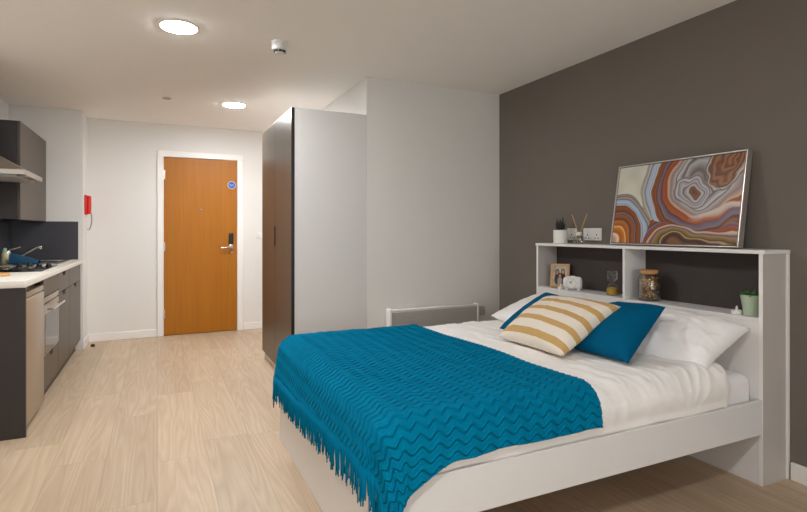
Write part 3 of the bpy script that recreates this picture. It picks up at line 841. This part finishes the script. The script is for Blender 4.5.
cushion('pillow', [(2.06, 2.25, 0.60), (2.215, 1.530, 0.560), (2.530, 1.52, 0.738), (2.51, 2.25, 0.75)],
        0.17, 'sheet', 'white pillow at the near side of the bed behind the plain teal cushion', 'pillow', wr=0.013, ws=9.5, seed=2, group='white bed pillows', pinch=0.055)
cushion('pillow', [(2.10, 2.34, 0.615), (2.52, 2.36, 0.735), (2.50, 3.03, 0.735), (2.03, 2.92, 0.63)][::-1],
        0.16, 'sheet', 'white pillow at the far side of the bed, mostly hidden by the striped cushion', 'pillow', wr=0.008, ws=6, seed=9, group='white bed pillows', pinch=0.05)
cushion('cushion', [(1.875, 2.06, 0.615), (1.890, 1.665, 0.612), (2.255, 1.762, 0.826), (2.235, 2.10, 0.80)],
        0.13, 'teal_fabric', 'plain teal cushion leaning on the near white pillow', 'cushion', wr=0.006, ws=6, seed=5, group='teal cushions', pinch=0.06)
cushion('cushion', [(1.79, 2.495, 0.634), (1.88, 2.11, 0.632), (2.28, 2.13, 0.72), (2.20, 2.57, 0.815)],
        0.12, 'teal_fabric', 'plain teal cushion mostly hidden behind the striped cushion', 'cushion', wr=0.005, ws=6, seed=15, group='teal cushions', pinch=0.015)
cushion('cushion', [(1.715, 2.395, 0.612), (1.722, 1.90, 0.608), (2.09, 1.885, 0.822), (2.085, 2.418, 0.812)],
        0.15, 'stripe', 'cream cushion with mustard stripes in front of the teal cushions', 'cushion', wr=0.006, ws=6, seed=25, pinch=0.055)

# ------------------------------------------------------------------ agate picture on the headboard
def mixc(a, b, t): return tuple(x + (y - x) * t for x, y in zip(a, b))
def ramp(stops, t):
    if t <= stops[0][0]: return stops[0][1]
    for (p0, c0), (p1, c1) in zip(stops, stops[1:]):
        if t <= p1: return mixc(c0, c1, (t - p0) / max(1e-6, p1 - p0))
    return stops[-1][1]
def st(*a): return [(p, S(*c)) for p, c in a]
RA = st((0, (226, 218, 208)), (.004, (110, 94, 90)), (.012, (170, 154, 146)), (.045, (140, 122, 120)), (.05, (188, 176, 172)), (.075, (150, 136, 138)), (.08, (92, 78, 84)), (.086, (170, 182, 216)), (.135, (186, 198, 228)), (.14, (84, 74, 100)), (.148, (214, 206, 214)), (.165, (140, 120, 130)), (.17, (84, 50, 38)),
        (.18, (172, 96, 34)), (.225, (150, 76, 24)), (.23, (80, 46, 40)), (.245, (152, 124, 134)), (.272, (112, 88, 102)), (.278, (190, 104, 34)), (.325, (164, 80, 20)), (.33, (100, 54, 40)), (.355, (168, 122, 104)), (.36, (212, 124, 36)), (.405, (184, 92, 22)), (.415, (240, 196, 136)), (.44, (222, 130, 36)), (.50, (190, 98, 26)), (.52, (242, 220, 200)), (.56, (214, 160, 140)))
RC = st((0, (226, 218, 208)), (.004, (116, 100, 92)), (.012, (198, 188, 178)), (.032, (150, 136, 126)), (.037, (208, 200, 192)), (.066, (180, 168, 158)), (.072, (96, 84, 88)), (.082, (172, 184, 218)), (.15, (188, 200, 230)), (.158, (122, 114, 142)), (.166, (218, 208, 216)), (.195, (196, 180, 188)), (.202, (82, 48, 34)),
        (.215, (174, 96, 30)), (.255, (152, 76, 22)), (.262, (92, 50, 30)), (.275, (178, 98, 34)), (.30, (148, 72, 22)), (.307, (70, 40, 38)), (.32, (150, 120, 132)), (.365, (118, 90, 114)), (.372, (78, 44, 44)), (.385, (196, 92, 22)), (.425, (172, 72, 18)), (.432, (222, 180, 146)), (.455, (160, 130, 136)), (.485, (200, 182, 182)), (.49, (92, 80, 92)), (.505, (210, 202, 206)), (.535, (146, 130, 140)), (.54, (84, 74, 82)), (.555, (190, 182, 186)), (.582, (112, 98, 102)), (.60, (200, 178, 166)), (.66, (222, 204, 180)))
RB = st((0, (150, 128, 130)), (.008, (176, 158, 168)), (.028, (208, 192, 198)), (.033, (88, 54, 44)), (.045, (176, 94, 32)), (.082, (150, 74, 24)), (.088, (74, 46, 48)), (.10, (150, 126, 142)), (.135, (106, 82, 102)), (.14, (196, 84, 20)), (.172, (160, 62, 18)), (.178, (228, 196, 168)), (.20, (186, 154, 150)), (.205, (110, 76, 80)), (.232, (166, 132, 138)), (.238, (178, 136, 46)), (.272, (132, 100, 36)), (.278, (58, 36, 30)), (.297, (208, 176, 130)), (.31, (112, 64, 36)), (.35, (74, 44, 30)), (.4, (150, 96, 60)))
RR = st((0, (226, 200, 194)), (.05, (214, 190, 186)), (.09, (196, 150, 136)), (.10, (206, 104, 36)), (.14, (188, 84, 26)), (.15, (232, 206, 188)), (.22, (216, 186, 178)), (.24, (150, 116, 118)), (.3, (196, 168, 168)))
GEO = st((0, (104, 52, 22)), (.04, (158, 84, 34)), (.046, (80, 52, 44)), (.052, (206, 198, 200)), (.075, (160, 146, 154)), (.08, (92, 80, 90)), (.088, (196, 186, 196)), (.115, (140, 124, 136)), (.12, (216, 208, 210)), (.135, (170, 158, 164)), (.148, (104, 90, 94)), (.155, (190, 176, 176)))
def agate(u, v):
    X, Y = u * 1.6, v
    n1 = Vector((noise.noise(Vector((X * 2.2, Y * 2.2, 1.1))), noise.noise(Vector((X * 2.2, Y * 2.2, 7.7)))))
    n2 = Vector((noise.noise(Vector((X * 6.5, Y * 6.5, 3.1))), noise.noise(Vector((X * 6.5, Y * 6.5, 5.7)))))
    wa = 0.085 + 0.09 * min(1, max(0, X - 0.75))
    wb = 0.024 + 0.03 * min(1, max(0, X - 0.7) / 0.4)
    x = X + wa * n1.x + wb * n2.x; y = Y + wa * n1.y + wb * n2.y
    dA = 0.63 - math.hypot(x + 0.02, y + 0.02)
    sx_ = (x - 1.08) * (0.98 if x < 1.08 else 0.42); sy_ = (y - 0.70) * (0.98 if y < 0.70 else 0.40)
    dC = 0.67 - math.hypot(sx_, sy_ - 0.12 * (x - 1.08)) - 0.30 * max(0, 0.30 - y)
    dB = 0.44 - math.hypot((x - 0.86) * 0.80, (y + 0.03) * 1.08)
    if x > 0.86: dB = 0.44 - math.hypot((x - 0.86) * 0.22, (y + 0.03) * 1.08)
    d = max(dA, dB, dC)
    if d < 0:
        k = noise.noise(Vector((X * 5, Y * 5, 2)))
        return mixc(S(222, 214, 206), S(206, 198, 190), min(1, max(0, 0.4 + k)))
    if d == dA: c = ramp(RA, dA * 1.0)
    elif d == dB: c = ramp(RB, dB)
    else:
        q = min(1, max(0, (x - 0.50) / 0.26)); q = q * q * (3 - 2 * q)
        dE = dC + 0.17 * q
        if dE > 0.262: dE = 0.262 + (dE - 0.262) / 1.6
        c = ramp(RC, dE)
        # blotchy rust corner at the top right and pink pool at the right
        if dC > 0.26:
            r1 = math.hypot((x - 1.46) * 1.0, (y - 0.93)) + 0.05 * noise.noise(Vector((X * 12, Y * 12, 0)))
            if r1 < 0.26:
                q = (math.sin(r1 * 95 + 4 * n2.x) + 1) / 2
                c = mixc(S(126, 66, 28), S(196, 130, 80), q * 0.7)
                if r1 > 0.20: c = mixc(S(90, 52, 34), S(206, 190, 180), min(1, (r1 - 0.20) / 0.025))
                if r1 > 0.235: c = S(120, 104, 108)
            gx = (x - 1.07) / 1.45; gy = y - 0.66 - 0.22 * (x - 1.07)
            r2 = math.hypot(gx, gy) + 0.025 * noise.noise(Vector((X * 9, Y * 9, 5)))
            if r2 < 0.155 and r1 > 0.24:
                c = ramp(GEO, r2)
            y2 = 0.42 + 0.16 * max(0, x - 1.0)
            if y < y2 and x > 0.95:
                c = mixc(c, ramp(RR, min(0.3, (y2 - y) * 0.9)), min(1, max(0, (x - 1.0) / 0.14)) * min(1, (y2 - y) / 0.02))
    return c
def color_grid(m_obj_fn, nu, nv, colfn, name, mat, parent):
    m = MB(); m.grid(m_obj_fn, nu, nv, lambda a, b: (a, b))
    ob = m.build(name, mat, parent, fix=False)
    ca = ob.data.color_attributes.new('print', 'FLOAT_COLOR', 'POINT')
    k = 0
    for i in range(nu + 1):
        for j in range(nv + 1):
            c_ = colfn(i / nu, j / nv); lu = (0.25 * c_[0] + 0.65 * c_[1] + 0.1 * c_[2]) ** 0.2; ca.data[k].color = (c_[0] * lu * 0.97, c_[1] * lu * 1.04, c_[2] * lu * 0.96, 1); k += 1
    return ob
py0, py1, pl, pth = 1.652, 2.475, 0.516, 0.042
pb = Vector((2.640, 0, HT + 0.0005)); tl_ = math.asin(0.083 / pl)
up_ = Vector((math.sin(tl_), 0, math.cos(tl_))); ou_ = Vector((-math.cos(tl_), 0, math.sin(tl_)))
pic = thing('picture', 'framed agate stone print leaning on top of the headboard', 'picture', (2.66, (py0 + py1) / 2, HT))
def pp(y, h_, d): return pb + Vector((0, y, 0)) + up_ * h_ - ou_ * d     # d = depth behind the face
def pbox(m, y0, y1, z0, z1, d0, d1, bev=0.002):
    m.hexa([pp(y0, z0, d0), pp(y1, z0, d0), pp(y1, z0, d1), pp(y0, z0, d1), pp(y0, z1, d0), pp(y1, z1, d0), pp(y1, z1, d1), pp(y0, z1, d1)], bev)
    return m
lift = pth * math.sin(tl_)  # keep the lower back edge on the headboard
fm = MB(); fw = 0.007
pbox(fm, py0, py1, lift, lift + fw, 0, pth); pbox(fm, py0, py1, pl - fw, pl, 0, pth)
pbox(fm, py0, py0 + fw, lift + fw, pl - fw, 0, pth); pbox(fm, py1 - fw, py1, lift + fw, pl - fw, 0, pth)
fm.build('frame', 'silver_frame', pic, label='slim silver box frame')
sm_ = MB(); pbox(sm_, py0 + fw, py1 - fw, lift + fw, pl - fw, 0.006, 0.02, 0)
sm_.build('shadow_gap', 'black', pic)
g0 = 0.012
color_grid(lambda a, b: pp(py1 - g0 - a * (py1 - py0 - 2 * g0), lift + g0 + b * (pl - lift - 2 * g0), 0.004), 300, 190, agate, 'print', 'agate', pic)
pm_ = MB(); pbox(pm_, py0 + g0, py1 - g0, lift + g0, pl - g0, 0.0045, 0.007, 0)
pm_.build('canvas', 'plastic_white', pic)

# ------------------------------------------------------------------ sockets on the grey wall
def socket(y0, y1, double, label):
    z0, z1 = 1.134, 1.220; yc = (y0 + y1) / 2
    o = thing('wall_socket', label, 'socket', (W, yc, z0), 'white wall sockets')
    MB().box((W - 0.010, y0, z0), (W, y1, z1), 0.004).build('plate', 'plastic_white', o, smooth='angle')
    for c in ((yc - (y1 - y0) * 0.25, yc + (y1 - y0) * 0.25) if double else (yc,)):
        MB().box((W - 0.014, c - 0.008 + 0.012, z1 - 0.040), (W - 0.009, c + 0.008 + 0.012, z1 - 0.014), 0.002).build('switch', 'plastic_white', o, smooth='angle')
        for dy, dz, w_, h_ in ((0, 0.038, 0.006, 0.013), (-0.014, 0.016, 0.011, 0.006), (0.014, 0.016, 0.011, 0.006)):
            MB().box((W - 0.0112, c + dy - w_ / 2, z0 + dz - h_ / 2), (W - 0.0098, c + dy + w_ / 2, z0 + dz + h_ / 2)).build('pin_hole', 'gap', o)
socket(2.662, 2.832, True, 'white double socket on the grey wall next to the picture')
socket(2.90, 2.995, False, 'white single socket on the grey wall behind the small white pot')

# ------------------------------------------------------------------ small things on the headboard top
px, pyy = 2.665, 2.956
pot = thing('potted_succulent', 'dark spiky succulent in a white cylinder pot on the headboard', 'plant', (px, pyy, HT))
MB().lathe([(0.046, 0), (0.050, 0.003), (0.051, 0.096), (0.049, 0.098), (0.046, 0.096), (0.046, 0.086)], (px, pyy, HT + 0.0003), 40).build('pot', 'ceramic', pot, smooth='angle')
MB().lathe([(0.046, 0.080), (0.046, 0.087)], (px, pyy, HT), 30).build('soil', 'soil', pot)
rnd = random.Random(11)
def leaf(base, d, L, w, curl=0.0):
    m = MB(); d = Vector(d).normalized(); side = d.cross(Vector((0, 0, 1))); side = side.normalized() if side.length > 1e-3 else Vector((1, 0, 0))
    nn = side.cross(d).normalized(); n = 8; rows = []
    for i in range(n + 1):
        t = i / n; wd_ = w * (math.sin(PI * min(1, 0.15 + 0.85 * t)) ** 0.8 if t < 1 else 0.02)
        c = Vector(base) + d * L * t + nn * curl * t * t
        rows.append([m.bm.verts.new(c + side * wd_ * 0.5 * math.cos(2 * PI * k / 8) + nn * wd_ * 0.2 * math.sin(2 * PI * k / 8)) for k in range(8)])
    for A, B in zip(rows, rows[1:]):
        for k in range(8): m.bm.faces.new((A[k], A[(k + 1) % 8], B[(k + 1) % 8], B[k]))
    m.bm.faces.new(rows[0][::-1]); m.bm.faces.new(rows[-1])
    return m
for k in range(15):
    a = k * 2.399; tilt = 0.10 + 0.035 * k
    d = (math.sin(tilt) * math.cos(a), math.sin(tilt) * math.sin(a), math.cos(tilt))
    leaf((px + 0.012 * math.cos(a), pyy + 0.012 * math.sin(a), HT + 0.084), d, 0.118 - 0.0052 * k, 0.020).build('leaf', 'leaf_dark', pot, smooth=True)
qx, qy = 2.665, 2.772
rdf = thing('reed_diffuser', 'clear glass reed diffuser with two reeds on the headboard', 'reed diffuser', (qx, qy, HT))
MB().lathe([(0.030, 0.0005), (0.038, 0.001), (0.040, 0.006), (0.040, 0.046), (0.034, 0.055), (0.015, 0.060), (0.014, 0.070), (0.011, 0.070), (0.012, 0.058), (0.030, 0.052), (0.036, 0.044), (0.036, 0.009), (0.030, 0.006)], (qx, qy, HT), 36).build('bottle', 'glass', rdf, smooth=True)
MB().lathe([(0.017, 0.058), (0.018, 0.060), (0.018, 0.082), (0.015, 0.084), (0.006, 0.084)], (qx, qy, HT), 28).build('collar', 'plastic_white', rdf, smooth='angle', label='white collar')
for yy, xx in ((0.078, 0.012), (-0.078, 0.0)):
    MB().tube([(qx, qy - yy * 0.25, HT + 0.02), (qx + xx, qy + yy, HT + 0.208)], 0.0032, 8).build('reed', 'reed', rdf, smooth=True)

# ------------------------------------------------------------------ small things in the niches
def photo_col(u, v):
    n = noise.noise(Vector((u * 5, v * 5, 4)))
    c = mixc(S(206, 200, 196), S(170, 168, 170), 0.5 + n)
    def person(cx, cy, s, hair, skin, cl):
        nonlocal c
        if ((u - cx) / (0.17 * s)) ** 2 + ((v - cy + 0.34) / (0.30 * s)) ** 2 < 1: c = S(*cl)
        if ((u - cx) / (0.125 * s)) ** 2 + ((v - cy) / (0.135 * s)) ** 2 < 1: c = S(*hair)
        if ((u - cx) / (0.09 * s)) ** 2 + ((v - cy + 0.02) / (0.10 * s)) ** 2 < 1: c = S(*skin)
    person(0.30, 0.66, 1.1, (84, 48, 36), (206, 150, 124), (96, 84, 92))
    person(0.70, 0.70, 1.1, (140, 78, 46), (210, 156, 130), (70, 66, 74))
    person(0.50, 0.48, 1.0, (90, 60, 46), (206, 150, 126), (184, 168, 160))
    return c
fw_, fh_ = 0.135, 0.175
fdir = Vector((-0.80, -0.60, 0)).normalized()
M_f = frame_mat((2.655, 2.955, ZS), fdir.cross(Vector((0, 0, 1))) * -1, (0, 0, 1))
# local x along the frame width, local -y towards the viewer
fx = Vector((0.60, -0.80, 0)).normalized()
M_f = Matrix((fx, Vector((-fdir.x, -fdir.y, 0)), Vector((0, 0, 1)))).transposed().to_4x4()
M_f.translation = Vector((2.655, 2.955, ZS))
M_f = M_f @ Matrix.Rotation(math.radians(-13), 4, 'X')
pf = thing('photo_frame', 'small light wood photo frame in the left niche beside the clock', 'photo frame', (2.655, 2.955, ZS))
m = MB(); b_ = 0.018
m.box((-fw_ / 2, -0.008, 0.003), (-fw_ / 2 + b_, 0.008, fh_), 0.002).box((fw_ / 2 - b_, -0.008, 0.003), (fw_ / 2, 0.008, fh_), 0.002)
m.box((-fw_ / 2 + b_, -0.008, 0.003), (fw_ / 2 - b_, 0.008, 0.003 + b_), 0.002).box((-fw_ / 2 + b_, -0.008, fh_ - b_), (fw_ / 2 - b_, 0.008, fh_), 0.002)
m.xf(M_f).build('frame', 'wood_frame', pf)
MB().box((-fw_ / 2 + 0.004, 0.002, 0.008), (fw_ / 2 - 0.004, 0.006, fh_ - 0.004)).xf(M_f).build('backing', 'black', pf)
color_grid(lambda a, b: M_f @ Vector((-fw_ / 2 + b_ + a * (fw_ - 2 * b_), -0.002, 0.003 + b_ + b * (fh_ - 2 * b_))), 40, 50, photo_col, 'photograph', 'photo', pf)
MB().hexa([M_f @ Vector(p) for p in ((-0.02, 0.006, 0.10), (0.02, 0.006, 0.10), (0.02, 0.008, 0.10), (-0.02, 0.008, 0.10), (-0.02, 0.006, 0.11), (0.02, 0.006, 0.11), (0.02, 0.009, 0.11), (-0.02, 0.009, 0.11))]).build('stand', 'black', pf)

ckx, cky = 2.625, 2.79
cdir = Vector((-0.74, -0.67, 0)).normalized(); cxx = Vector((-cdir.y, cdir.x, 0)) * -1
cxx = Vector((0.67, -0.74, 0)).normalized()
M_c = Matrix((cxx, Vector((-cdir.x, -cdir.y, 0)), Vector((0, 0, 1)))).transposed().to_4x4(); M_c.translation = Vector((ckx, cky, ZS))
ck = thing('alarm_clock', 'white rounded alarm clock in the left niche beside the photo frame', 'clock', (ckx, cky, ZS))
def rounded_body(w, h_, d, mtx, seg=5, bev=0.028):
    m = MB(); m.box((-w / 2, -d / 2, 0.004), (w / 2, d / 2, h_), bev, seg=seg); return m.xf(mtx)
rounded_body(0.128, 0.094, 0.06, M_c).build('body', 'plastic_white', ck, smooth=True)
MB().lathe([(0.037, -0.030), (0.037, -0.0325), (0.034, -0.033), (0.033, -0.0315)], (0, 0, 0), 40, 'y').xf(M_c @ Matrix.Translation((-0.008, 0, 0.05))).build('bezel', 'silver_frame', ck, smooth='angle')
fc = MB().lathe([(0.034, -0.030), (0.034, -0.0318)], (0, 0, 0), 40, 'y').xf(M_c @ Matrix.Translation((-0.008, 0, 0.05))).build('dial', 'ceramic', ck)
for ang, L, w_ in ((math.radians(-50), 0.017, 0.0022), (math.radians(20), 0.026, 0.0016)):
    MB().box((-w_, -0.0332, -0.003), (w_, -0.0322, L)).xf(M_c @ Matrix.Translation((-0.008, 0, 0.05)) @ Matrix.Rotation(ang, 4, 'Y')).build('hand', 'black', fc)
for k in range(12):
    MB().box((-0.0008, -0.0326, 0.027), (0.0008, -0.0317, 0.031)).xf(M_c @ Matrix.Translation((-0.008, 0, 0.05)) @ Matrix.Rotation(k * PI / 6, 4, 'Y')).build('hour_mark', 'cord', fc)
MB().box((-0.018, -0.012, 0.092), (0.018, 0.012, 0.099), 0.003).xf(M_c).build('snooze_button', 'plastic_white', ck, smooth=True)
for sx_ in (-0.04, 0.04):
    MB().box((sx_ - 0.01, -0.02, 0), (sx_ + 0.01, 0.02, 0.008), 0.002).xf(M_c).build('foot', 'plastic_white', ck)

def tealight(x, y, label, r=0.024, hh=0.019):
    o = thing('tealight', label, 'candle', (x, y, ZS), 'white tealight candles')
    MB().lathe([(r, 0.0003), (r, hh), (r - 0.002, hh), (r - 0.002, hh - 0.004)], (x, y, ZS), 30).build('cup', 'plastic_white', o, smooth='angle')
    MB().lathe([(r - 0.0025, hh - 0.010), (r - 0.0025, hh - 0.003), (0.006, hh - 0.001), (0.005, hh + 0.012), (0.002, hh + 0.022)], (x, y, ZS), 24).build('wax', 'ceramic', o, smooth='angle')
    MB().tube([(x, y, ZS + hh + 0.019), (x, y, ZS + hh + 0.027)], 0.001, 6).build('wick', 'gap', o)
tealight(2.595, 2.877, 'white tealight in front of the photo frame', 0.019, 0.017)
tealight(2.612, 1.640, 'white tealight beside the green plant pot in the right niche')

gx, gy = 2.65, 2.462
hg = thing('hourglass', 'glass hourglass with golden sand in the left niche by the divider', 'hourglass', (gx, gy, ZS))
MB().lathe([(0.034, 0.0005), (0.036, 0.003), (0.036, 0.055), (0.030, 0.068), (0.008, 0.080), (0.008, 0.084), (0.030, 0.096), (0.036, 0.108), (0.036, 0.152), (0.034, 0.156)], (gx, gy, ZS), 32).build('glass_body', 'glass', hg, smooth=True)
MB().lathe([(0.033, 0.003), (0.0335, 0.006), (0.0335, 0.044), (0.012, 0.050)], (gx, gy, ZS), 28).build('sand', 'sand', hg, smooth='angle', label='golden sand')

jx, jy = 2.648, 2.182
jar = thing('storage_jar', 'glass jar of brown shells with a cork lid beside the divider', 'jar', (jx, jy, ZS))
MB().lathe([(0.054, 0.0005), (0.060, 0.004), (0.062, 0.012), (0.062, 0.128), (0.054, 0.146), (0.047, 0.152), (0.047, 0.165), (0.044, 0.165), (0.044, 0.152), (0.051, 0.143), (0.059, 0.126), (0.059, 0.014), (0.054, 0.007)], (jx, jy, ZS), 40).build('glass_body', 'glass', jar, smooth=True)
MB().lathe([(0.044, 0.157), (0.050, 0.1655), (0.051, 0.178), (0.048, 0.181)], (jx, jy, ZS), 32).build('lid', 'cork', jar, smooth='angle', label='round cork lid')
def shell_mat():
    t = NT('mixed shells')
    v = t.coords('Object', (1, 1, 1))
    vo = t.n('ShaderNodeTexVoronoi'); vo.inputs['Scale'].default_value = 38; t.l(v, vo.inputs['Vector'])
    hs = t.n('ShaderNodeSeparateColor'); t.l(vo.outputs['Color'], hs.inputs[0])
    cr = t.n('ShaderNodeValToRGB'); t.l(hs.outputs[0], cr.inputs[0])
    el = cr.color_ramp.elements
    el[0].color = S(74, 46, 26); el[1].color = S(246, 230, 200)
    for p, c in ((0.25, S(150, 98, 42)), (0.5, S(214, 158, 74)), (0.75, S(196, 176, 140))):
        e = el.new(p); e.color = c
    t.l(cr.outputs[0], t.b.inputs['Base Color']); t.setp(0.5)
    return t.m
m = MB(); rnd = random.Random(5)
for k in range(170):
    a = rnd.uniform(0, 2 * PI); rr = 0.046 * math.sqrt(rnd.random()); z = ZS + 0.018 + 0.118 * rnd.random()
    s_ = rnd.uniform(0.008, 0.014)
    mm = Matrix.Translation((jx + rr * math.cos(a), jy + rr * math.sin(a), z)) @ Matrix.Rotation(rnd.uniform(0, 6), 4, 'X') @ Matrix.Rotation(rnd.uniform(0, 6), 4, 'Y')
    t_ = MB(); t_.ball((0, 0, 0), s_, 10, (1, 0.75, 0.45)); t_.xf(mm)
    vm = {}
    for v in t_.bm.verts:
        q = v.co - Vector((jx, jy, 0)); L_ = math.hypot(q.x, q.y)
        co = v.co.copy()
        if L_ > 0.057: co.x = jx + q.x * 0.057 / L_; co.y = jy + q.y * 0.057 / L_
        co.z = max(co.z, ZS + 0.009)
        vm[v] = m.bm.verts.new(co)
    for f in t_.bm.faces: m.bm.faces.new([vm[v] for v in f.verts])
    t_.bm.free()
ob = m.build('shells', shell_mat(), origin=(jx, jy, ZS + 0.009), smooth=True)
tag(ob, 'brown and cream shells filling the glass jar', 'shells', kind='stuff')

gpx, gpy = 2.628, 1.578
gp = thing('potted_plant', 'small leafy green plant in a sage green pot in the right niche', 'plant', (gpx, gpy, ZS))
MB().lathe([(0.030, 0.0005), (0.033, 0.002), (0.047, 0.096), (0.048, 0.100), (0.045, 0.101), (0.043, 0.092)], (gpx, gpy, ZS), 36).build('pot', 'green_pot', gp, smooth='angle')
MB().lathe([(0.040, 0.084), (0.043, 0.092)], (gpx, gpy, ZS), 28).build('soil', 'soil', gp)
rnd = random.Random(21)
for k in range(26):
    a = k * 2.399 + rnd.uniform(-.2, .2); tilt = 0.25 + 1.0 * (k / 26)
    d = (math.sin(tilt) * math.cos(a), math.sin(tilt) * math.sin(a), math.cos(tilt))
    rr = 0.010 + 0.012 * (k / 26)
    leaf((gpx + rr * math.cos(a), gpy + rr * math.sin(a), ZS + 0.090), d, rnd.uniform(0.030, 0.042), 0.020, -0.004).build('leaf', 'leaf_green', gp, smooth=True)

# ------------------------------------------------------------------ world, camera, colour management
w = bpy.data.worlds.new('World'); SC.world = w; w.use_nodes = True
w.node_tree.nodes['Background'].inputs[0].default_value = (0.95, 0.98, 1.0, 1)
w.node_tree.nodes['Background'].inputs[1].default_value = 4.6
pl_ = bpy.data.lights.new('window portal', 'AREA'); pl_.shape = 'RECTANGLE'; pl_.size = WX1 - WX0; pl_.size_y = WZ1 - WZ0; pl_.cycles.is_portal = True
po = bpy.data.objects.new('window_portal', pl_); COL.objects.link(po)
po.location = ((WX0 + WX1) / 2, YB - 0.11, (WZ0 + WZ1) / 2); po.rotation_euler = (PI / 2, 0, 0)
cam = bpy.data.cameras.new('Camera'); co = bpy.data.objects.new('Camera', cam); COL.objects.link(co)
co.location = (0, 0, 1.2005)
co.rotation_euler = (PI / 2, 0, -math.radians(25.26))
cam.sensor_width = 36.0; cam.sensor_fit = 'HORIZONTAL'
cam.lens = 520.7 / 807 * 36.0
cam.shift_y = -(256 - 230.9) / 807
cam.clip_start = 0.02
SC.camera = co
SC.view_settings.view_transform = 'Standard'
SC.view_settings.look = 'None'
SC.view_settings.gamma = 1.0
SC.view_settings.use_curve_mapping = False
SC.view_settings.exposure = 0.43
SC.cycles.max_bounces = 10
SC.cycles.diffuse_bounces = 6
SC.cycles.sample_clamp_indirect = 6.0
SC.cycles.use_denoising = True
SC.cycles.caustics_reflective = False
SC.cycles.caustics_refractive = False
